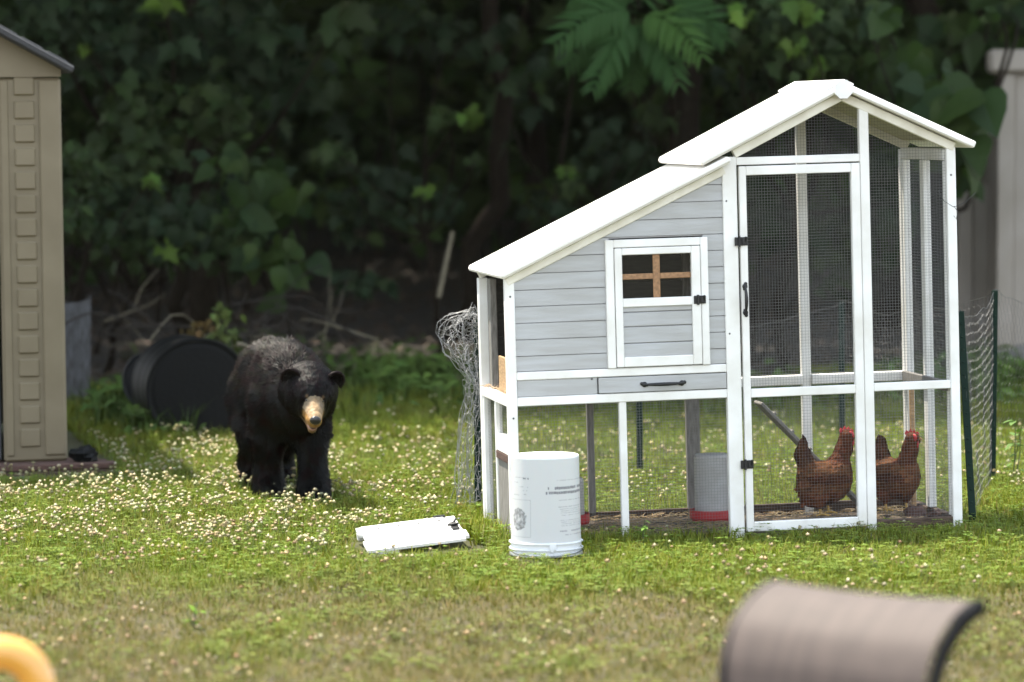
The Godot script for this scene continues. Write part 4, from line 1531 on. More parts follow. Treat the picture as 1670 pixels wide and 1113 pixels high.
# ------------------------------------------------------------------ the bear
func bear():
	var hind := on_ground(428, 778)
	var fore := on_ground(485, 790)
	var dir := (fore - hind)
	dir.y = 0
	var yaw := deg_to_rad(15.0)
	var mid := Vector3(-1.085, 0, -16.78)
	mid.y = height(mid.x, mid.z)
	var xf := Transform3D(Basis(Vector3.UP, yaw).scaled_local(Vector3(0.88, 1.03, 0.94)), mid)
	var o := thing("black_bear", "black bear with a tan muzzle walking over the clover towards the coop", "bear", xf)
	var bones := [
		[Vector3(0, 0.475, -0.40), Vector3(0, 0.485, -0.22), 0.185, 0.20, 0.80], [Vector3(0, 0.48, -0.22), Vector3(0, 0.485, 0.08), 0.20, 0.195, 0.82],
		[Vector3(0, 0.485, 0.08), Vector3(0, 0.485, 0.26), 0.195, 0.19, 0.84], [Vector3(0, 0.565, 0.10), Vector3(0, 0.535, 0.26), 0.125, 0.125],
		[Vector3(0, 0.44, -0.15), Vector3(0, 0.44, 0.2), 0.13, 0.13], [Vector3(0, 0.51, -0.46), Vector3(0, 0.44, -0.50), 0.13, 0.12],
		[Vector3(0.0, 0.50, 0.26), Vector3(0.012, 0.47, 0.50), 0.158, 0.112],
		# front legs (viewer's right one steps forward)
		[Vector3(0.10, 0.44, 0.24), Vector3(0.105, 0.29, 0.26), 0.105, 0.078], [Vector3(0.105, 0.29, 0.26), Vector3(0.10, 0.11, 0.32), 0.077, 0.062], [Vector3(0.10, 0.11, 0.32), Vector3(0.10, 0.05, 0.35), 0.062, 0.060], [Vector3(0.10, 0.042, 0.35), Vector3(0.105, 0.036, 0.42), 0.058, 0.044, 1.15],
		[Vector3(-0.10, 0.44, 0.22), Vector3(-0.11, 0.29, 0.17), 0.105, 0.078], [Vector3(-0.11, 0.29, 0.17), Vector3(-0.10, 0.11, 0.12), 0.075, 0.060], [Vector3(-0.10, 0.11, 0.12), Vector3(-0.10, 0.05, 0.14), 0.060, 0.057], [Vector3(-0.10, 0.042, 0.14), Vector3(-0.105, 0.036, 0.21), 0.056, 0.044, 1.15],
		# hind legs
		[Vector3(0.08, 0.43, -0.36), Vector3(0.09, 0.29, -0.30), 0.135, 0.09], [Vector3(0.09, 0.29, -0.30), Vector3(0.085, 0.13, -0.45), 0.082, 0.058], [Vector3(0.085, 0.13, -0.45), Vector3(0.085, 0.05, -0.43), 0.062, 0.058], [Vector3(0.085, 0.042, -0.42), Vector3(0.09, 0.036, -0.32), 0.056, 0.046, 1.15],
		[Vector3(-0.08, 0.43, -0.32), Vector3(-0.10, 0.29, -0.20), 0.135, 0.09], [Vector3(-0.10, 0.29, -0.20), Vector3(-0.095, 0.13, -0.30), 0.08, 0.058], [Vector3(-0.095, 0.13, -0.30), Vector3(-0.095, 0.05, -0.26), 0.064, 0.060], [Vector3(-0.095, 0.042, -0.25), Vector3(-0.10, 0.036, -0.15), 0.056, 0.046, 1.15],
		[Vector3(0, 0.50, -0.56), Vector3(0, 0.44, -0.60), 0.045, 0.03],
	]
	var coat := func(p: Vector3) -> Color:
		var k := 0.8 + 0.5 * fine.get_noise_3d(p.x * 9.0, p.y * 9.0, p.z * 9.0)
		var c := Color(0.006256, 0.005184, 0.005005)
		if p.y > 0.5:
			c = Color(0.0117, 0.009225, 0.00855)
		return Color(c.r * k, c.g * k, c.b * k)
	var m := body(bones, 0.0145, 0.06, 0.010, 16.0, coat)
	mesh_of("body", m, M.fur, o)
	# head: its own frame, +z to the nose
	var hw := at(508, 646, 16.16)
	var hb := Basis(Vector3.UP, deg_to_rad(9.0)) * Basis(Vector3.RIGHT, deg_to_rad(24.0)) * Basis(Vector3.BACK, deg_to_rad(-5.0))
	var hx := xf.affine_inverse() * Transform3D(hb.scaled(Vector3(0.80, 0.84, 0.90)), hw)
	var hbones := [
		[Vector3(0, 0.02, -0.05), Vector3(0, 0.025, 0.03), 0.125, 0.108, 1.08], [Vector3(-0.052, -0.045, 0.0), Vector3(-0.03, -0.04, 0.07), 0.085, 0.055], [Vector3(0.052, -0.045, 0.0), Vector3(0.03, -0.04, 0.07), 0.085, 0.055],
		[Vector3(0, 0.012, 0.085), Vector3(0, -0.022, 0.228), 0.056, 0.038, 1.0], [Vector3(0, -0.028, 0.10), Vector3(0, -0.040, 0.205), 0.050, 0.034, 1.1],
		[Vector3(0, -0.082, 0.06), Vector3(0, -0.108, 0.178), 0.040, 0.020, 1.2], [Vector3(0, -0.05, -0.14), Vector3(0, -0.02, -0.03), 0.16, 0.12, 1.05],
		[Vector3(-0.038, 0.052, 0.075), Vector3(-0.03, 0.045, 0.09), 0.026, 0.022], [Vector3(0.038, 0.052, 0.075), Vector3(0.03, 0.045, 0.09), 0.026, 0.022],
	]
	var face := func(p: Vector3) -> Color:
		var k := 0.85 + 0.4 * fine.get_noise_3d(p.x * 30.0, p.y * 30.0, p.z * 30.0)
		var tan_ := smoothstep(0.088, 0.10, p.z) * (1.0 - smoothstep(-0.013, 0.010, absf(p.x) - (0.060 - 0.60 * maxf(0.0, p.y + 0.02)))) * (1.0 - smoothstep(0.055, 0.065, p.y))
		if p.z < 0.125 and p.y < -0.03:
			tan_ *= 0.15
		var c := Color(0.00555, 0.0048, 0.00495).lerp(Color(0.27, 0.150, 0.052), tan_)
		if p.z > 0.13 and p.y > -0.01:
			c = c.lerp(Color(0.3264, 0.2516, 0.17), 0.6)
		if p.y < -0.075 and p.z > 0.1:
			c = c.lerp(Color(0.1364, 0.0868, 0.0558), 0.6)
		for s in [-1.0, 1.0]:
			var b := (p - Vector3(0.044 * s, 0.062, 0.120)).length()
			c = c.lerp(Color(0.15, 0.095, 0.05), 0.6 * (1.0 - smoothstep(0.006, 0.014, b)))
		return Color(c.r * k, c.g * k, c.b * k)
	var hm := body(hbones, 0.0062, 0.03, 0.003, 40.0, face)
	var head := mesh_of("head", hm, M.fur, o)
	head.transform = hx
	mat("bear_nose", lin(0.014, 0.012, 0.013), 0.28)
	mat("bear_eye", lin(0.01, 0.007, 0.005), 0.08)
	mat("bear_lip", lin(0.30, 0.16, 0.14), 0.45)
	mat("bear_mouth", lin(0.05, 0.012, 0.014), 0.5)
	var tip := MB.new()
	tip.tri(Vector3(-0.10, 0, 0), Vector3(0.10, 0, 0), Vector3(0.05, 0.55, 0.1), Vector3.BACK, Vector3.BACK, Vector3.BACK)
	tip.tri(Vector3(-0.10, 0, 0), Vector3(0.05, 0.55, 0.1), Vector3(0, 1, 0.28), Vector3.BACK, Vector3.BACK, Vector3.BACK)
	var hair := tip.done()
	var nose := MB.new()
	nose.ball(Vector3(0, -0.010, 0.256), Vector3(0.033, 0.026, 0.018), 8, 14)
	put("nose", nose, M.bear_nose, head)
	var mouth := MB.new()
	mouth.ball(Vector3(0, -0.076, 0.185), Vector3(0.027, 0.014, 0.042), 6, 12)
	put("mouth", mouth, M.bear_mouth, head)
	var lip := MB.new()
	var lp := []
	for i in 9:
		var a := PI * i / 8.0
		lp.append(Vector3(cos(a) * 0.025, -0.096 + 0.010 * absf(cos(a)), 0.168 + sin(a) * 0.034))
	lip.tube(lp, [0.005, 0.0065, 0.0075, 0.0075, 0.0075, 0.0075, 0.0075, 0.0065, 0.005], 6)
	put("lip", lip, M.bear_lip, head)
	for s in [-1.0, 1.0]:
		var e := MB.new()
		e.ball(Vector3(0.041 * s, 0.038, 0.126), Vector3(0.013, 0.012, 0.011), 6, 10)
		put("eye", e, M.bear_eye, head)
		var er := MB.new()
		var eb := Transform3D(Basis(Vector3.UP, 0.25 * s) * Basis(Vector3.BACK, -0.45 * s), Vector3(0.124 * s, 0.080, -0.03))
		er.col = Color(0.008, 0.007, 0.007)
		var rows := []
		for i in 9:
			var ring := []
			for k in 7:
				var t := PI * (i - 0.5) / 7.0 - 0.1
				var rr: float = k / 6.0
				var rim := Vector3(cos(t) * 0.052, sin(t) * 0.056, 0.0)
				ring.append(eb * (rim * rr + Vector3(0, 0.0, -0.026 * (1.0 - rr * rr))))
			rows.append(ring)
		for i in 8:
			for k in 6:
				er.quad(rows[i][k], rows[i][k + 1], rows[i + 1][k + 1], rows[i + 1][k], Vector3(0, 0, 1))
				var bk := Vector3(0, -0.004, -0.012)
				er.quad(rows[i][k] + bk, rows[i][k + 1] + bk * 0.6, rows[i + 1][k + 1] + bk * 0.6, rows[i + 1][k] + bk, Vector3(0, 0, -1))
		var rimp := []
		for r in rows:
			rimp.append(r[6])
		er.tube(rimp, [0.008, 0.010, 0.011, 0.011, 0.011, 0.011, 0.011, 0.010, 0.008], 6)
		var ear := put("ear", er, M.fur, head)
		var ex := []
		var ec := PackedColorArray()
		for i in 700:
			var t := rng.randf_range(-0.3, PI + 0.3)
			var rr := sqrt(rng.randf())
			var out := Vector3(cos(t), sin(t), 0)
			var q := Vector3(cos(t) * 0.052, sin(t) * 0.056, 0.008) * Vector3(rr, rr, 1) + Vector3(0, 0, -0.020 * (1.0 - rr * rr) + rng.randf_range(-0.02, 0.006))
			ex.append(leaf_frame(eb * q, eb.basis * (out + gauss3() * 0.35 + Vector3(0, 0.2, 0.1)), eb.basis * Vector3(gauss() * 0.4, 0, 1), 0.018 * rng.randf_range(0.6, 1.3)))
			ec.append(jitter(Color(0.009, 0.0078, 0.0075), 0.3))
		scatter("ear_fur", hair, M.fur, ex, ec, head)
	# fur over body, head and ears
	for src in [[m, Transform3D(), 12, 0.040, false], [hm, hx, 3, 0.017, true]]:
		var arr: Array = src[0].surface_get_arrays(0)
		var vs: PackedVector3Array = arr[Mesh.ARRAY_VERTEX]
		var ns: PackedVector3Array = arr[Mesh.ARRAY_NORMAL]
		var cl: PackedColorArray = arr[Mesh.ARRAY_COLOR]
		var xs := []
		var cs := PackedColorArray()
		for i in vs.size():
			for j in src[2]:
				var p := vs[i] + gauss3() * (0.005 if not src[4] else 0.002)
				var flow := Vector3(0, -0.55, -1.0) if not src[4] else Vector3(p.x * 4.0, 0.15, -1.0)
				if not src[4] and p.y < 0.3:
					flow = Vector3(0, -1.0, -0.25)
				if src[4] and p.z > 0.21:
					continue
				flow += gauss3() * 0.28
				flow = flow - ns[i] * flow.dot(ns[i])
				var s: float = src[3] * rng.randf_range(0.6, 1.25)
				if not src[4] and p.y < 0.30:
					s *= 0.55
				if src[4]:
					s *= 1.0 - 0.72 * smoothstep(0.06, 0.12, p.z)
				xs.append(leaf_frame(p - ns[i] * 0.003, flow.normalized() + ns[i] * 0.24, ns[i], s))
				cs.append(jitter(cl[i] * rng.randf_range(0.8, 1.5), 0.15))
		if src[4]:
			scatter("face_fur", hair, M.fur, xs, cs, head)
		else:
			scatter("fur", hair, M.fur, xs, cs, o)
	# claws
	mat("claw", lin(0.05, 0.045, 0.04), 0.4)
	for q in [Vector3(0.105, 0.036, 0.42), Vector3(-0.105, 0.036, 0.21), Vector3(0.09, 0.036, -0.32), Vector3(-0.10, 0.036, -0.15)]:
		var cm := MB.new()
		for i in 5:
			var p: Vector3 = q + Vector3((i - 2) * 0.019, 0.0, 0.038 - absf(i - 2) * 0.008)
			cm.tube([p, p + Vector3(0, -0.008, 0.016), p + Vector3(0, -0.026, 0.024)], [0.005, 0.004, 0.001], 5)
		put("claws", cm, M.claw, o)


# ------------------------------------------------------------------ shed, drums, clutter
func shed_xf() -> Transform3D:
	return Transform3D(Basis(Vector3.UP, deg_to_rad(13.0)) * Basis(Vector3.BACK, 0.011), at(110, 745, 17.95))


func shed():
	# local frame: right front corner at 0, wall to the left (-x), back towards -z
	var o := thing("garden_shed", "beige plastic garden shed with a dark gabled roof at the left edge", "shed", shed_xf())
	var H := 1.90
	var P: Material = M.shed_plastic
	# front corner panel with its bevel and the raised rectangles
	var fr := MB.new()
	fr.span(-0.315, 0.0, -0.02, H, -0.05, 0.0, 0.012)
	fr.span(-0.112, -0.010, 0.01, H - 0.01, -0.001, 0.014, 0.013)
	fr.span(-0.305, -0.265, 0.01, H - 0.01, -0.001, 0.010, 0.009)
	var wall := put("front_panel", fr, P, o)
	for i in 16:
		bar("raised_block", wall, P, -0.236, -0.134, 0.055 + i * 0.1172, 0.146 + i * 0.1172, -0.002, 0.013, 0.007)
	bar("door", o, M.shed_dark, -1.95, -0.325, -0.01, H - 0.03, -0.07, -0.03, 0.006)
	bar("door_handle", o.get_node("door"), M.black_iron, -0.352, -0.334, 0.86, 1.02, -0.03, -0.005, 0.004)
	bar("front_panel", o, P, -2.25, -1.955, -0.02, H, -0.05, 0.0, 0.012)
	bar("side_wall", o, P, -0.05, -0.002, -0.02, H, -2.4, -0.051, 0.006)
	bar("side_wall", o, P, -2.248, -2.2, -0.02, H, -2.4, -0.051, 0.006)
	bar("back_wall", o, P, -2.198, -0.052, -0.02, H, -2.4, -2.36, 0.006)
	# gable over the door and its lower trim
	var g := MB.new()
	g.prism(PackedVector2Array([Vector2(-2.25, H + 0.004), Vector2(-0.0, H + 0.004), Vector2(-0.0, H + 0.05), Vector2(-1.125, H + 0.66), Vector2(-2.25, H + 0.05)]), -0.05, 0.012)
	put("gable", g, P, o)
	bar("trim", o, P, -2.24, -0.335, H + 0.002, H + 0.022, -0.03, 0.03, 0.004)
	var e := MB.new()
	e.tube([Vector3(-0.41, H + 0.10, 0.014), Vector3(-0.375, H + 0.12, 0.022), Vector3(-0.345, H + 0.10, 0.014)], [0.006], 6)
	put("hook", e, M.shed_dark, o)
	for s in [1.0, -1.0]:
		var a := Vector3(-1.125, H + 0.665, 0)
		var b := Vector3(-1.125 + s * 1.165, H + 0.012, 0)
		var dx := (b - a).normalized()
		var up: Vector3 = Vector3(-dx.y, dx.x, 0) * s
		var m := MB.new()
		m.box(Transform3D(Basis(dx * s, up, Vector3.BACK), (a + b) * 0.5 + up * 0.025 + Vector3(0, 0, -1.18)), Vector3((b - a).length(), 0.04, 2.62), 0.010)
		var rp := put("roof_panel", m, M.roof_dark, o)
		for i in 9:
			var t := MB.new()
			t.box(Transform3D(Basis(dx * s, up, Vector3.BACK), a.lerp(b, (i + 0.6) / 9.3) + up * 0.047 + Vector3(0, 0, -1.18)), Vector3(0.118, 0.007, 2.60), 0.003)
			put("roof_shingle_row", t, M.roof_dark, rp)
	# platform of weathered boards under it
	var d := thing("shed_platform", "low platform of worn reddish boards under the beige shed", "platform", shed_xf())
	for i in 4:
		bar("plank", d, M.red_brown_wood, -2.6, 0.23 - 0.03 * i, -0.055, -0.022, 0.14 - 0.09 * i - 0.086, 0.14 - 0.09 * i, 0.006)
	bar("edge_board", d, M.old_brown_wood, -2.6, 0.22, -0.13, -0.057, 0.10, 0.135, 0.006)
	bar("step", d, M.weathered_board, -2.6, -0.21, -0.13, -0.075, 0.15, 0.30, 0.008)
	# dark clutter on the platform
	var c := MB.new()
	lump(c, Vector3.ZERO, Vector3(0.075, 0.045, 0.06), 33)
	var cl := put("dark_bundle", c, M.drum_black)
	cl.transform = shed_xf() * Transform3D(Basis(), Vector3(0.075, 0.012, 0.06))
	tag(cl, "small dark bundle lying on the platform at the shed's right corner", "bundle")
	# weathered board leaning behind
	var wb := thing("leaning_board", "grey weathered board with a ragged top leaning behind the shed", "board", Transform3D(Basis(Vector3.UP, 0.1) * Basis(Vector3.RIGHT, -0.05), on_ground(111, 668) + Vector3(0, -0.01, -0.5)))
	var poly := PackedVector2Array([Vector2(-0.16, 0), Vector2(0.075, 0), Vector2(0.082, 0.70), Vector2(0.07, 0.665), Vector2(0.045, 0.655), Vector2(0.01, 0.64), Vector2(-0.06, 0.64), Vector2(-0.16, 0.625)])
	var wm := MB.new()
	wm.prism(poly, -0.012, 0.012)
	wm.span(-0.02, -0.004, 0.01, 0.63, 0.010, 0.018, 0.003)
	wm.span(-0.09, -0.075, 0.01, 0.62, 0.010, 0.018, 0.003)
	put("board", wm, M.weathered_board, wb)


func drum(called: String, label: String, m: Material, end: Vector3, axis: Vector3, r: float, len_: float, category: String):
	var y := axis.normalized()
	var x := y.cross(Vector3.UP).normalized()
	var xf := Transform3D(Basis(x, y, x.cross(y)), end - y * len_)
	var o := thing(called, label, category, xf)
	var b := MB.new()
	var prof := [Vector2(0, 0.01), Vector2(r * 0.9, 0.01), Vector2(r * 0.9, 0.0), Vector2(r * 0.97, 0.005), Vector2(r * 0.97, 0.03)]
	for i in 24:
		var t := i / 23.0
		var bulge := 0.007 * exp(-pow((t - 0.33) * 26.0, 2)) + 0.007 * exp(-pow((t - 0.67) * 26.0, 2))
		prof.append(Vector2(r * 0.955 + bulge, lerpf(0.04, len_ - 0.05, t)))
	b.lathe(prof, 40)
	put("shell", b, m, o)
	var rim := MB.new()
	rim.lathe([Vector2(r * 0.96, len_ - 0.05), Vector2(r, len_ - 0.045), Vector2(r * 1.01, len_ - 0.02), Vector2(r, len_ - 0.002), Vector2(r * 0.975, len_), Vector2(r * 0.93, len_ - 0.004), Vector2(r * 0.915, len_ - 0.012)], 48)
	put("rim", rim, m, o)
	var lid := MB.new()
	lid.lathe([Vector2(r * 0.925, len_ - 0.012), Vector2(r * 0.86, len_ - 0.010), Vector2(r * 0.84, len_ - 0.008), Vector2(r * 0.5, len_ - 0.006), Vector2(0, len_ - 0.006)], 48)
	put("lid", lid, m, o)


func yard_clutter():
	drum("plastic_drum", "big black plastic drum lying on its side behind the bear", M.drum_black, at(324, 638, 20.0), Vector3(0.22, 0.02, 1.0), 0.295, 0.82, "drum")
	drum("small_barrel", "smaller dark blue barrel lying to the left of the black drum", M.barrel_blue, at(243, 622, 20.9), Vector3(-0.25, 0.0, 1.0), 0.17, 0.5, "barrel")
	# pale broken stick caught in the branches
	var s := MB.new()
	s.tube([at(738, 378, 24.0), at(727, 430, 23.95), at(715, 486, 23.9)], [0.015, 0.018, 0.019], 8)
	tag(put("pale_stick", s, M.pale_stick), "pale bare stick hanging upright among the dark branches left of the coop roof", "stick")
	var lg := MB.new()
	var a := on_ground(632, 632)
	var b := on_ground(748, 624)
	limb(lg, a + Vector3(0, 0.03, 0), b + Vector3(0, 0.035, 0), 0.028, 0.02, 0.05, 7, 8)
	tag(put("fallen_branch", lg, M.pale_stick), "thin bleached branch lying on the ground between bear and coop", "branch")
	var st := MB.new()
	lump(st, Vector3.ZERO, Vector3(0.085, 0.05, 0.06), 12)
	var so := put("field_stone", st, M.pale_stick)
	so.position = on_ground(566, 612) + Vector3(0, 0.03, 0)
	tag(so, "flat tan stone on the ground right of the bear's ear", "stone")
	# brush pile
	var o := thing("brush_pile", "tangled pile of dead twigs and branches behind the drum and bear", "brush", Transform3D())
	for i in 46:
		var px := rng.randf_range(150, 560)
		var py := rng.randf_range(500, 590)
		var p := at(px, py, rng.randf_range(21.8, 23.4))
		var d := Vector3(gauss(), gauss() * 0.35 + 0.1, gauss() * 0.5).normalized() * rng.randf_range(0.35, 1.0)
		var m := MB.new()
		limb(m, p - d * 0.5, p + d * 0.5, rng.randf_range(0.004, 0.009), 0.002, 0.25, 6, 5)
		if i % 3 == 0:
			limb(m, p, p + (d + gauss3() * 0.4) * 0.4, 0.006, 0.002, 0.2, 4, 4)
		put("branch", m, M.twig if i % 9 else M.pale_stick, o)
	var lf := MB.new()
	limb(lf, at(386, 562, 21.0), at(440, 575, 21.0), 0.016, 0.012, 0.08, 6, 7)
	put("branch", lf, M.pale_stick, o)


func vinyl_fence():
	var base := Vector3(3.52, height(3.5, -25.6), -25.65)
	var xf := Transform3D(Basis(), base)
	var o := thing("vinyl_fence", "tall off-white vinyl fence with a capped top rail at the right edge", "fence", xf)
	var H := 2.10
	for i in 12:
		bar("fence_board", o, M.vinyl, 0.07 + i * 0.172, 0.07 + i * 0.172 + 0.1685, 0.06, H, -0.02 - 0.004 * (i % 2), 0.02 - 0.004 * (i % 2), 0.006)
	bar("post", o, M.vinyl, -0.06, 0.066, -0.1, H, -0.06, 0.06, 0.012)
	bar("top_rail", o, M.vinyl, -0.13, 2.4, H + 0.002, H + 0.175, -0.10, 0.10, 0.03)
	bar("bottom_rail", o, M.vinyl, 0.068, 2.2, 0.02, 0.16, -0.035, 0.035, 0.01)
	for i in 7:
		bar("fence_board", o, M.vinyl, -0.02 - 0.003 * (i % 2), 0.02 - 0.003 * (i % 2), 0.05, H - 0.35, -0.07 - i * 0.165 - 0.16, -0.07 - i * 0.165, 0.005)
	bar("post", o, M.vinyl, -0.25, -0.135, -0.1, H - 0.62, -0.75, -0.635, 0.012)
	bar("fence_board", o, M.vinyl, -0.132, -0.005, 0.05, H - 0.80, -0.71, -0.68, 0.005)
	var s := thing("boundary_stone", "pale worn stone lying in the grass at the foot of the vinyl fence", "stone", Transform3D(Basis(Vector3.UP, 0.4), base + Vector3(0.02, 0.05, 0.5)))
	var m := MB.new()
	lump(m, Vector3.ZERO, Vector3(0.30, 0.14, 0.14), 51, 8, 14)
	put("stone", m, M.stone, s)

# ------------------------------------------------------------------ the wood
func tall_tree(label: String, x: float, far: float, r: float, crown: Vector3, radii: Vector3, sprigs: int, col: Color, mesh: Mesh):
	var base := Vector3(x, height(x, -far) - 0.05, -far)
	var o := thing("tree", label, "tree", Transform3D(Basis(), base), "tall trees of the wood")
	var tr := MB.new()
	var top := crown - base
	limb(tr, Vector3.ZERO, Vector3(top.x * 0.35 + gauss() * 0.1, top.y * 0.6, top.z * 0.35), r, r * 0.6, 0.06, 9, 9)
	put("trunk", tr, M.bark, o)
	for i in 5:
		var lb := MB.new()
		var from := Vector3(top.x * 0.3, top.y * rng.randf_range(0.45, 0.6), top.z * 0.3)
		var to := top + Vector3(gauss() * radii.x, gauss() * radii.y * 0.5, gauss() * radii.z) * 0.55
		limb(lb, from, to, r * 0.42, r * 0.1, 0.15, 7, 6)
		put("limb", lb, M.bark, o)
	var xs := []
	var cs := PackedColorArray()
	var clumps := []
	for i in 26:
		var d := gauss3().normalized() * pow(rng.randf(), 0.4)
		clumps.append([top + d * radii, rng.randf_range(0.25, 0.6)])
	for i in sprigs:
		var k = clumps[rng.randi() % clumps.size()]
		var p: Vector3 = k[0] + gauss3() * k[1] * Vector3(1.2, 0.7, 1.2)
		if p.y + base.y < 3.15 + 0.02 * maxf(0.0, -(p.z + base.z) - 24.0) or -(p.z + base.z) < 19.3:
			p.y = 3.2 + rng.randf() * 0.8 - base.y
		xs.append(Transform3D(Basis.from_euler(Vector3(gauss() * 0.4, rng.randf() * TAU, gauss() * 0.4)).scaled_local(Vector3.ONE * rng.randf_range(0.8, 1.3)), p))
		cs.append(jitter(col, 0.25))
	scatter("crown", mesh, M.leaf, xs, cs, o)


# clusters: [px, py, distance, half width px, half height px, count, leaf size, colour]
func leafy(called: String, label: String, category: String, root: Vector3, clusters: Array, shape: Array, single: bool, thick: float) -> Node3D:
	var o := thing(called, label, category, Transform3D(Basis(), root), "")
	var st := MB.new()
	var crown_top := Vector3.ZERO
	for c in clusters:
		crown_top += at(c[0], c[1], c[2]) - root
	crown_top /= clusters.size()
	var fork := crown_top * 0.55 + gauss3() * 0.05
	limb(st, Vector3(0, -0.05, 0), fork, thick, thick * 0.7, 0.1, 8, 7)
	put("trunk", st, M.bark, o)
	var lm := [leaf_mesh(shape, 0.3, 0.25), leaf_mesh(shape, 0.12, 0.45)]
	var xs := [[], []]
	var cs := [PackedColorArray(), PackedColorArray()]
	var made := 0
	for c in clusters:
		var mid := at(c[0], c[1], c[2]) - root
		var px: float = c[2] / FPX
		var br := MB.new()
		limb(br, fork, mid, thick * 0.45, 0.004, 0.18, 7, 5)
		for i in 3:
			limb(br, mid.lerp(fork, 0.15), mid + Vector3(gauss() * c[3], gauss() * c[4], 0) * px * 0.7, 0.005, 0.002, 0.2, 4, 4)
		put("branch", br, M.bark, o)
		for i in c[5]:
			var p := mid + Vector3(gauss() * c[3] * px * 0.62, gauss() * c[4] * px * 0.62, gauss() * 0.18)
			var t := leaf_pose(p, c[6] * rng.randf_range(0.6, 1.25))
			var col := jitter(c[7], 0.35)
			if single and made < 290:
				var m: StandardMaterial3D = M["leaf_tone_%d" % (rng.randi() % 4)]
				if (c[7] as Color).g > 0.12:
					m = M["leaf_tone_4"]
				mesh_of("leaf", lm[i % 2], m, o).transform = t
				made += 1
			else:
				xs[i % 2].append(t)
				cs[i % 2].append(col)
	for k in 2:
		if xs[k].size():
			scatter("foliage", lm[k], M.leaf, xs[k], cs[k], o)
	return o


func frond(parent: Node, a: Vector3, b: Vector3, m: Material):
	var mb := MB.new()
	var pts := []
	var n := 15
	var d := b - a
	for i in n + 1:
		var t := float(i) / n
		pts.append(a + d * t + Vector3.UP * (0.10 * sin(PI * t) * d.length()) - Vector3.UP * 0.10 * t * t * d.length())
	mb.tube(pts, [0.004, 0.0012], 4)
	var side := d.normalized().cross(Vector3(0.1, 0.35, 1.0)).normalized()
	var face := side.cross(d.normalized()).normalized()
	if face.z < 0.0:
		face = -face
	for i in range(2, n + 1):
		var t := float(i) / n
		var along: Vector3 = (pts[i] - pts[i - 1]).normalized()
		var L := 0.165 * (0.55 + 0.75 * sin(PI * clampf(t * 0.8 + 0.15, 0, 1))) * rng.randf_range(0.9, 1.1)
		for s in [-1.0, 1.0]:
			var y: Vector3 = side * s + along * 0.55 - Vector3.UP * (0.55 + 0.2 * gauss()) + face * 0.15 * gauss()
			leaf_into(mb, leaf_frame(pts[i], y, face + Vector3.UP * 0.3, L), [Vector2(0.02, 0), Vector2(0.10, 0.12), Vector2(0.12, 0.4), Vector2(0.07, 0.75), Vector2(0, 1)], 0.35, 0.22)
	put("frond", mb, m, parent)


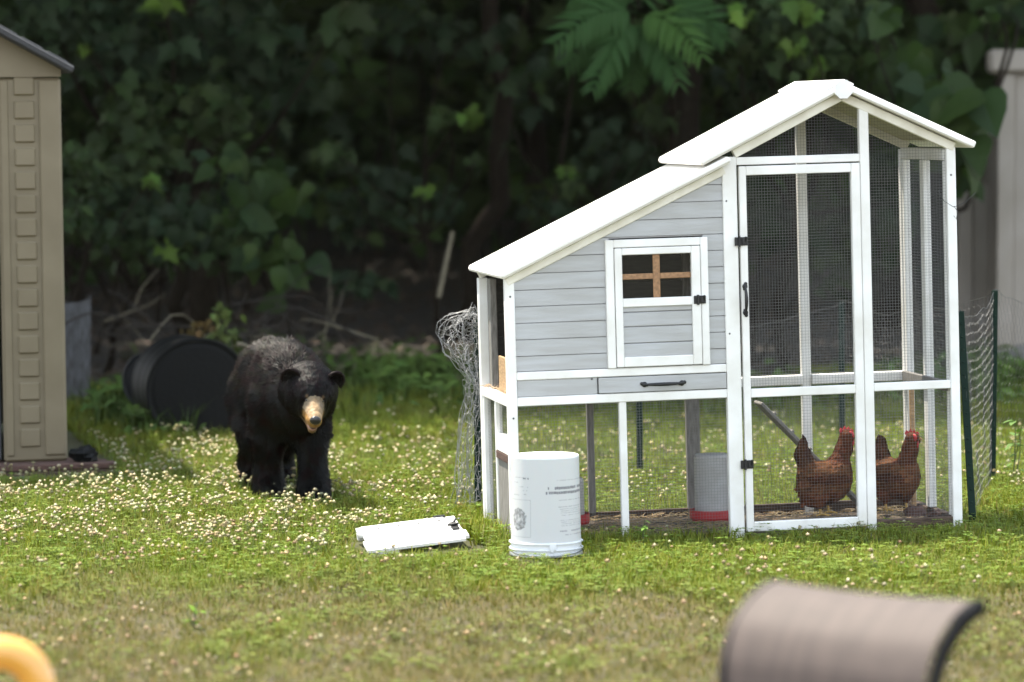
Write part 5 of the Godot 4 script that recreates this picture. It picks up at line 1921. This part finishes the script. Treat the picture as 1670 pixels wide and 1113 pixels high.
func wood():
	var big := [sprig_mesh(OVAL, 10, 0.20, 0.20, 5), sprig_mesh(MAPLE, 9, 0.20, 0.18, 6)]
	var green := Color(0.026, 0.048, 0.012)
	# tones for leaves built one by one
	var tones := [Color(0.013, 0.025, 0.007), Color(0.016, 0.029, 0.0072), Color(0.010, 0.021, 0.0075), Color(0.019, 0.031, 0.0075), Color(0.04, 0.07, 0.010)]
	for i in 5:
		var m := mat("leaf_tone_%d" % i, tones[i].linear_to_srgb(), 0.6, {"metallic_specular": 0.22})
		m.backlight_enabled = true
		m.backlight = Color(0.25, 0.35, 0.12)
		m.cull_mode = BaseMaterial3D.CULL_DISABLED
	# --- tall trees: they roof the wood and shade the shed
	var T := [
		["spreading tree beyond the shed whose branches shade the left of the yard", -6.6, 23.2, 0.20, Vector3(-6.3, 5.6, -22.6), Vector3(2.9, 1.8, 2.7), 2200],
		["tall trunk in the dark behind the shed", -4.6, 26.8, 0.15, Vector3(-4.2, 6.2, -25.6), Vector3(2.5, 2.4, 2.6), 2300],
		["tall trunk in the dark above the black drum", -2.3, 27.6, 0.13, Vector3(-2.0, 6.0, -25.4), Vector3(2.4, 2.3, 2.6), 2300],
		["slender trunk in the dark right of the bear", -0.45, 28.0, 0.09, Vector3(-0.2, 6.0, -25.4), Vector3(2.3, 2.3, 2.5), 2300],
		["tall trunk in the dark behind the coop's low roof", 1.35, 28.6, 0.14, Vector3(1.6, 6.2, -26.0), Vector3(2.3, 2.3, 2.5), 2300],
		["tall trunk in the dark behind the coop's gable", 3.1, 29.0, 0.16, Vector3(3.4, 6.4, -27.2), Vector3(2.5, 2.5, 2.6), 2300],
		["tall trunk in the dark behind the vinyl fence", 5.4, 29.2, 0.17, Vector3(5.6, 6.2, -27.6), Vector3(2.6, 2.5, 2.7), 1300],
		["tree behind the shed's far side, farther left", -8.0, 28.5, 0.18, Vector3(-8.0, 6.2, -28.0), Vector3(3.0, 2.6, 2.8), 1400],
		["thin far trunk deep in the wood left of the pale stick", -3.4, 33.0, 0.12, Vector3(-3.2, 6.6, -32.0), Vector3(3.0, 2.8, 2.8), 1400],
		["thin far trunk deep in the wood behind the pale stick", 0.2, 34.0, 0.13, Vector3(0.4, 6.6, -32.5), Vector3(3.0, 2.8, 2.8), 1400],
		["thin far trunk deep in the wood above the coop ridge", 4.0, 34.0, 0.13, Vector3(4.2, 6.8, -33.0), Vector3(3.2, 2.8, 2.8), 1400],
		["far tree deep in the wood beyond the fence corner", 8.0, 33.5, 0.16, Vector3(8.0, 6.6, -32.5), Vector3(3.2, 2.8, 3.0), 1200],
		["far tree deep in the wood to the left of all others", -8.6, 35.0, 0.16, Vector3(-8.2, 6.8, -34.5), Vector3(3.4, 2.8, 3.0), 1200],
	]
	var n := 0
	for t in T:
		tall_tree(t[0], t[1], t[2], t[3], t[4], t[5], t[6], green, big[n % 2])
		n += 1
	# --- the deep of the wood: leaves too many to count, closing the view
	var xs := [[], []]
	var cs := [PackedColorArray(), PackedColorArray()]
	for i in 9000:
		var far := rng.randf_range(29.0, 46.0)
		var x := rng.randf_range(-1, 1) * (far * 0.24 + 2.0)
		var y := rng.randf_range(0.2, 4.6) if far < 40.0 else rng.randf_range(0.0, 8.5)
		if far < 36.0 and y < 1.7 and rng.randf() < 0.75:
			continue
		if absf(x + 0.2) < 1.9 and y < 2.6 and far < 38.0 and rng.randf() < 0.65:
			continue
		if noise.get_noise_3d(x * 9.0, y * 12.0, far * 9.0) < -0.12:
			continue
		xs[i % 2].append(Transform3D(Basis.from_euler(Vector3(gauss() * 0.4, rng.randf() * TAU, gauss() * 0.4)).scaled_local(Vector3.ONE * rng.randf_range(0.9, 1.5)), Vector3(x, y + maxf(0, far - 26.0) * 0.03, -far)))
		cs[i % 2].append(jitter(green, 0.3))
	for far in [48.0, 52.0]:
		for i in 6500:
			xs[i % 2].append(Transform3D(Basis.from_euler(Vector3(gauss(), rng.randf() * TAU, gauss())).scaled_local(Vector3.ONE * 2.2), Vector3(rng.randf_range(-20, 20), rng.randf_range(0.2, 10.0) * (0.35 if i % 2 else 1.0), -far - rng.randf() * 3.0)))
			cs[i % 2].append(jitter(green, 0.3))
	for i in 5000:
		xs[i % 2].append(Transform3D(Basis.from_euler(Vector3(gauss() * 0.4, rng.randf() * TAU, gauss() * 0.4)).scaled_local(Vector3.ONE * 1.9), Vector3(rng.randf_range(-13, 13), rng.randf_range(4.4, 9.0), -rng.randf_range(30.0, 50.0))))
		cs[i % 2].append(jitter(green, 0.3))
	var deep := thing("woodland_thicket", "dark leafy depth of the wood closing the view behind everything", "woodland", Transform3D())
	tag(deep, "", "", "", "stuff")
	for k in 2:
		scatter("foliage", big[k], M.leaf, xs[k], cs[k], deep)
	var stems := MB.new()
	for i in 60:
		var far := rng.randf_range(25.5, 36.0)
		var x := rng.randf_range(-1, 1) * (far * 0.15 + 0.6)
		var b := Vector3(x, height(x, -far) - 0.05, -far)
		limb(stems, b, b + Vector3(gauss() * 0.5, rng.randf_range(2.2, 4.2), gauss() * 0.5), rng.randf_range(0.008, 0.03), 0.004, 0.15, 8, 5)
	put("stems", stems, M.bark, deep, "", "stuff")
	# --- forest floor: dead leaves
	var lm := leaf_mesh(OVAL, 0.3, 0.5)
	var lx := []
	var lc := PackedColorArray()
	for i in 9000:
		var far := rng.randf_range(22.6, 38.0)
		var x := rng.randf_range(-1, 1) * (far * 0.16 + 0.5)
		if rng.randf() > shade_edge(x, -far) + 0.05:
			continue
		lx.append(leaf_frame(Vector3(x, height(x, -far) + 0.01 + rng.randf() * 0.02, -far), Vector3(gauss(), gauss() * 0.2, gauss()), Vector3(gauss() * 0.3, 1, gauss() * 0.3), rng.randf_range(0.06, 0.12)))
		lc.append(jitter(Color(0.05, 0.034, 0.022), 0.4))
	var lit := scatter("leaf_litter", lm, M.litter, lx, lc)
	tag(lit, "brown dead leaves covering the shaded floor of the wood", "leaf litter")
	# --- weeds along the edge of the shade
	var wm := [leaf_mesh(OVAL, 0.2, 0.35), tuft_mesh(9, 0.16, 0.004, 0.05, 9)]
	var wx := [[], []]
	var wc := [PackedColorArray(), PackedColorArray()]
	for e in [[660, 628, 130, 26, 420], [190, 675, 60, 26, 170], [270, 712, 80, 8, 70], [1625, 620, 70, 45, 420], [900, 660, 300, 22, 420], [1250, 660, 200, 22, 260], [420, 600, 180, 20, 120], [1490, 640, 100, 30, 160]]:
		for i in e[4]:
			var p := on_ground(e[0] + gauss() * e[2] * 0.5, clampf(e[1] + gauss() * e[3] * 0.5, 575, 745))
			if not clear_of_things(p) or in_coop(p, 0.1):
				continue
			var k := 0 if i % 3 else 1
			if k == 0:
				p.y += rng.randf_range(0.02, 0.20)
				wx[0].append(leaf_frame(p, Vector3(gauss(), gauss() * 0.4 + 0.1, gauss()), Vector3(gauss() * 0.4, 1, 0.4), rng.randf_range(0.05, 0.12)))
			else:
				wx[1].append(Transform3D(Basis(Vector3.UP, rng.randf() * TAU).scaled_local(Vector3.ONE * rng.randf_range(0.7, 1.5)), p))
			wc[k].append(jitter(Color(0.05, 0.085, 0.0175), 0.3))
	var ew := thing("edge_weeds", "low green weeds growing along the shaded edge between lawn and wood", "weeds", Transform3D())
	tag(ew, "", "", "", "stuff")
	for k in 2:
		scatter("leaves", wm[k], M.leaf, wx[k], wc[k], ew)
	# --- saplings, vines and shrubs at the front of the wood
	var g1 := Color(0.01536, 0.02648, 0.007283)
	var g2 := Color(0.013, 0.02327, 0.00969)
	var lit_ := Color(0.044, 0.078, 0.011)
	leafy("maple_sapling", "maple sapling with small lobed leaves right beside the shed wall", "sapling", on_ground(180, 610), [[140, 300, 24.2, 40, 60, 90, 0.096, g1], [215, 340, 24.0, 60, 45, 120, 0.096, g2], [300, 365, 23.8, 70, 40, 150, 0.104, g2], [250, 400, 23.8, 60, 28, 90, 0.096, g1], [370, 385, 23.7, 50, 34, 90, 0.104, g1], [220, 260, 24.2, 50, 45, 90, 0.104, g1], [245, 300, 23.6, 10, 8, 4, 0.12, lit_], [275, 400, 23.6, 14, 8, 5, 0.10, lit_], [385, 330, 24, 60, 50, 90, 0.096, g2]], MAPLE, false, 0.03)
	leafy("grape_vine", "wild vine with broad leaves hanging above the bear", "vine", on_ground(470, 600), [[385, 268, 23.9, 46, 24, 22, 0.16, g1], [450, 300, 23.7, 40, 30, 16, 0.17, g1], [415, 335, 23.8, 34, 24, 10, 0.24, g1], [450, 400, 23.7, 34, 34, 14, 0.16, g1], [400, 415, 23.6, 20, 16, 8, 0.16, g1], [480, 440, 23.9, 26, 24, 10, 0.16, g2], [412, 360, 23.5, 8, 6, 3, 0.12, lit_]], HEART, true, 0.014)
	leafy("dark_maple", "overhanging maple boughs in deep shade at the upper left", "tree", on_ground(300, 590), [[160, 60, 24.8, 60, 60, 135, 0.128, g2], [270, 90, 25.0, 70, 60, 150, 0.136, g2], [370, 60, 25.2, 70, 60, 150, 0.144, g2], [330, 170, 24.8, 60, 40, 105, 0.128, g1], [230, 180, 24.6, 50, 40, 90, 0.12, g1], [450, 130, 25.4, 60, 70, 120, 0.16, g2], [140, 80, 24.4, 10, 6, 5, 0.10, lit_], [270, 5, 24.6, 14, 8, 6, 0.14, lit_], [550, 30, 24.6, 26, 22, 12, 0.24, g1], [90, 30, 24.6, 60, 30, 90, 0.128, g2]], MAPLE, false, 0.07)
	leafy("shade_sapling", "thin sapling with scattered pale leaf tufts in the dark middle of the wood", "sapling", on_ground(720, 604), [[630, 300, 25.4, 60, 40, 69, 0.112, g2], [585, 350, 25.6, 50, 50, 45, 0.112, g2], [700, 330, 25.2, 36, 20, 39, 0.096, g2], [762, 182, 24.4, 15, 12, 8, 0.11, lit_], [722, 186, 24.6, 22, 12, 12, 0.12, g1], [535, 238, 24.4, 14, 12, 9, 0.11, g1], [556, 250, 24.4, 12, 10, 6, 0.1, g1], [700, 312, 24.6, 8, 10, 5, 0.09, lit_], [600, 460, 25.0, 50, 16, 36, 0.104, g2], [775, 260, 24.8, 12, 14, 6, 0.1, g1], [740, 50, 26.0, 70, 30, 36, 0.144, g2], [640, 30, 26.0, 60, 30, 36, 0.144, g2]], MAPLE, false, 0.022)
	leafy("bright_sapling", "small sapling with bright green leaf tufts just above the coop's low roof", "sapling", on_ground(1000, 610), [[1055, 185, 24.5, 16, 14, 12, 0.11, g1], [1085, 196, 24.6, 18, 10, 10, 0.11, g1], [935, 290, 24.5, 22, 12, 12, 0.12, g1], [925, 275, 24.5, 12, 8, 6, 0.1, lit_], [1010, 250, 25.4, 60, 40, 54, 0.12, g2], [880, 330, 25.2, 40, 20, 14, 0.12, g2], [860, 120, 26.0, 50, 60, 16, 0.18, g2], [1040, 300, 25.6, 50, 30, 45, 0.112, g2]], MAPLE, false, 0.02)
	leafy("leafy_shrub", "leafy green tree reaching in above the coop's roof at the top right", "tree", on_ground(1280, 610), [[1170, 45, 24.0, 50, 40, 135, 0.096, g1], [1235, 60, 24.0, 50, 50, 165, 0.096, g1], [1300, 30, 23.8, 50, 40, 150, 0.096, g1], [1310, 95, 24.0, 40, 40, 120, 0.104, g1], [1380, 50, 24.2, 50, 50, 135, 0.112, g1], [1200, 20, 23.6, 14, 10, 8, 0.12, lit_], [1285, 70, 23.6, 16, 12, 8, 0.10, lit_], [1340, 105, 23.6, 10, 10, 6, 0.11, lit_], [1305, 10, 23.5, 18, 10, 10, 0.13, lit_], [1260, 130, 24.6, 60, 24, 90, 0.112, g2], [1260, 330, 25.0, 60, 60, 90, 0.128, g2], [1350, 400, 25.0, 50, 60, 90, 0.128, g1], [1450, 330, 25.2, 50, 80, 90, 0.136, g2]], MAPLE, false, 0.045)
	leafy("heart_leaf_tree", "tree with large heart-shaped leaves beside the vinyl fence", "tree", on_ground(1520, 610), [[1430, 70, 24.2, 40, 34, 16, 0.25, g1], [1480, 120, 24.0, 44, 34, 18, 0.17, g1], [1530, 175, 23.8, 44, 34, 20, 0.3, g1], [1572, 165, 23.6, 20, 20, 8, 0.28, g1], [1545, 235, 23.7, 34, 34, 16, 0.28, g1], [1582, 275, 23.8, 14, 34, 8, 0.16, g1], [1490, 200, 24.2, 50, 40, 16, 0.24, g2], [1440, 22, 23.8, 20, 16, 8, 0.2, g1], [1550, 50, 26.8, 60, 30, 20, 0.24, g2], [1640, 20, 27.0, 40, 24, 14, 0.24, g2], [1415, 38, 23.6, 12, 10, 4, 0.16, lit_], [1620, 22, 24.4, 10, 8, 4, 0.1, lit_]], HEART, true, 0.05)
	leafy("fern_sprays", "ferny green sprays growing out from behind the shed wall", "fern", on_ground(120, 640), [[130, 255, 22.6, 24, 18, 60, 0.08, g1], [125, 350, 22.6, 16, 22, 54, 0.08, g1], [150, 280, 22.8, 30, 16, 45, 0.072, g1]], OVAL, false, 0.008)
	leafy("yellow_weed", "thin yellowing weed standing over the black drum", "weed", on_ground(372, 640), [[365, 505, 21.6, 14, 16, 26, 0.07, Color(0.05, 0.07, 0.015)], [375, 545, 21.5, 18, 14, 26, 0.07, Color(0.045, 0.06, 0.015)], [330, 535, 21.8, 22, 8, 20, 0.07, Color(0.07, 0.045, 0.015)]], OVAL, false, 0.006)
	# --- sumac with its long feathered leaves
	var sr := on_ground(1045, 606)
	var su := thing("sumac", "sumac with long feathered fronds hanging in the top middle of the picture", "sumac", Transform3D(Basis(), sr))
	var hub := at(1042, 14, 23.7) - sr
	var tr := MB.new()
	limb(tr, Vector3(0, -0.05, 0), hub + Vector3(0.05, 0.35, -0.3), 0.032, 0.014, 0.1, 10, 7)
	limb(tr, hub + Vector3(0.04, 0.25, -0.25), hub, 0.014, 0.008, 0.1, 4, 6)
	limb(tr, hub + Vector3(0.04, 0.25, -0.25), at(1095, 8, 23.8) - sr, 0.012, 0.006, 0.1, 4, 6)
	put("trunk", tr, M.bark, su)
	var fm := mat("sumac_leaf", lin(0.018, 0.044, 0.012), 0.6, {"metallic_specular": 0.2})
	var fm2 := mat("sumac_leaf_young", lin(0.032, 0.068, 0.015), 0.6, {"metallic_specular": 0.2})
	for q in [fm, fm2]:
		q.backlight_enabled = true
		q.backlight = Color(0.25, 0.35, 0.12)
		q.cull_mode = BaseMaterial3D.CULL_DISABLED
	for e in [[1039, 20, 907, 52, 23.2], [1039, 34, 968, 128, 23.3], [1044, 24, 1143, 72, 23.2], [1050, 44, 1106, 122, 23.4], [1093, 12, 1180, 50, 23.5], [1038, 14, 985, -60, 23.9], [1044, 10, 1085, -60, 23.9], [1036, 18, 925, 92, 23.7], [1046, 30, 1030, 130, 23.8], [1093, 10, 1150, -20, 23.7], [1036, 8, 930, -10, 23.8]]:
		frond(su, at(e[0], e[1], 23.7) - sr, at(e[2], e[3], e[4]) - sr, fm2 if e[0] == 1044 and e[1] == 24 else fm)


# ------------------------------------------------------------------ things close to the camera
func lounger():
	var top_l := Vector3(0.612, 0.672, -8.42)
	var wd := Vector3(0.770, 0, 0.638)
	var aw := Vector3(0.638, 0, -0.770)
	var xf := Transform3D(Basis(wd, Vector3.UP, -aw), Vector3(top_l.x, 0, top_l.z))
	var o := thing("garden_lounger", "taupe sling garden lounger with a black frame, close by at the lower right", "lounger", xf)
	# profile: x = distance away, y = height
	var ctrl := [Vector2(0.008, 0.676), Vector2(-0.035, 0.664), Vector2(-0.09, 0.638), Vector2(-0.150, 0.588), Vector2(-0.186, 0.52), Vector2(-0.197, 0.455), Vector2(-0.200, 0.40), Vector2(-0.21, 0.345), Vector2(-0.29, 0.305), Vector2(-0.42, 0.31), Vector2(-0.60, 0.335), Vector2(-0.72, 0.33), Vector2(-0.76, 0.29)]
	var cv := Curve3D.new()
	for i in ctrl.size():
		var t: Vector2 = (ctrl[mini(i + 1, ctrl.size() - 1)] - ctrl[maxi(i - 1, 0)]) / 6.0
		cv.add_point(Vector3(0, ctrl[i].y, -ctrl[i].x), Vector3(0, -t.y, t.x), Vector3(0, t.y, -t.x))
	var pts := cv.tessellate_even_length(5, 0.015)
	var W := 0.555
	var mb := MB.new()
	var run := 0.0
	for i in pts.size() - 1:
		var d: Vector3 = (pts[i + 1] - pts[i])
		var nn := Vector3(0, -d.z, d.y).normalized()
		if nn.z < 0.0 and absf(nn.z) > absf(nn.y) or nn.y < 0.0 and absf(nn.y) > absf(nn.z):
			nn = -nn
		var d2: Vector3 = (pts[mini(i + 2, pts.size() - 1)] - pts[i + 1]) if i + 2 < pts.size() else d
		var n2 := Vector3(0, -d2.z, d2.y).normalized()
		if n2.dot(nn) < 0.0:
			n2 = -n2
		for k in 8:
			var x0 := -0.012 + (W + 0.012) * k / 8.0
			var x1 := -0.012 + (W + 0.012) * (k + 1) / 8.0
			var sag := func(x: float) -> float: return -0.010 * sin(PI * clampf(x / W, 0, 1))
			var a: Vector3 = pts[i] + Vector3(x0, 0, 0) + nn * sag.call(x0)
			var b: Vector3 = pts[i] + Vector3(x1, 0, 0) + nn * sag.call(x1)
			var c: Vector3 = pts[i + 1] + Vector3(x1, 0, 0) + n2 * sag.call(x1)
			var e: Vector3 = pts[i + 1] + Vector3(x0, 0, 0) + n2 * sag.call(x0)
			var ua := Vector2(x0, run)
			var ub := Vector2(x1, run)
			var uc := Vector2(x1, run + d.length())
			var ue := Vector2(x0, run + d.length())
			mb.tri(a, b, c, nn, nn, n2, ua, ub, uc)
			mb.tri(a, c, e, nn, n2, n2, ua, uc, ue)
			var th := -0.004
			mb.tri(a + nn * th, b + nn * th, c + n2 * th, -nn, -nn, -n2, ua, ub, uc)
			mb.tri(a + nn * th, c + n2 * th, e + n2 * th, -nn, -n2, -n2, ua, uc, ue)
		run += d.length()
	put("sling", mb, M.sling, o)
	for s in [0.0, 1.0]:
		var fr := MB.new()
		for i in pts.size() - 1:
			var d: Vector3 = pts[i + 1] - pts[i]
			var y := d.normalized()
			var z := Vector3.RIGHT.cross(y)
			fr.box(Transform3D(Basis(Vector3.RIGHT, y, z), (pts[i] + pts[i + 1]) * 0.5 + Vector3(0.004 if s == 0.0 else W + 0.017, 0, 0) + (Vector3(0, -0.012, -0.010))), Vector3(0.014 if s == 0.0 else 0.028, d.length() + 0.004, 0.036), 0.006)
		put("side_rail", fr, M.chair_frame, o)
	var cross := MB.new()
	cross.tube([Vector3(0.0, 0.64, 0.005), Vector3(W, 0.64, 0.005)], [0.012], 8)
	cross.tube([Vector3(0.0, 0.30, 0.36), Vector3(W, 0.30, 0.36)], [0.012], 8)
	put("cross_bar", cross, M.chair_frame, o)
	for e in [[0.012, 0.36, 0.30, 0.02], [W - 0.012, 0.36, 0.30, 0.02], [0.012, 0.52, 0.31, 0.78], [W - 0.012, 0.52, 0.31, 0.78], [0.012, 0.20, 0.52, 0.02], [W - 0.012, 0.20, 0.52, 0.02]]:
		if e[1] == 0.20:
			continue
		var lg := MB.new()
		lg.tube([Vector3(e[0], e[2], e[1]), Vector3(e[0], 0.0, e[3])], [0.013], 8)
		put("leg", lg, M.chair_frame, o)


func orange_loop():
	var c := at(-2, 1128, 8.6)
	var o := thing("toy_ring", "glossy orange plastic ring handle of a garden toy at the lower left corner", "toy", Transform3D(Basis(Vector3.UP, 0.15), Vector3(c.x, 0, c.z)))
	var h := c.y
	var ring := MB.new()
	var pts := []
	for i in 49:
		var a := TAU * i / 48.0
		pts.append(Vector3(cos(a) * 0.094, h + sin(a) * 0.094, 0))
	ring.tube(pts, [0.043], 20, false)
	put("ring", ring, M.orange_plastic, o)
	var p := MB.new()
	p.lathe([Vector2(0, 0.0), Vector2(0.16, 0.0), Vector2(0.16, 0.0), Vector2(0.16, 0.02), Vector2(0.12, 0.05), Vector2(0.05, 0.07), Vector2(0.04, 0.12), Vector2(0.036, h - 0.12), Vector2(0.04, h - 0.08), Vector2(0, h - 0.075)], 28)
	put("stand", p, M.orange_plastic, o)
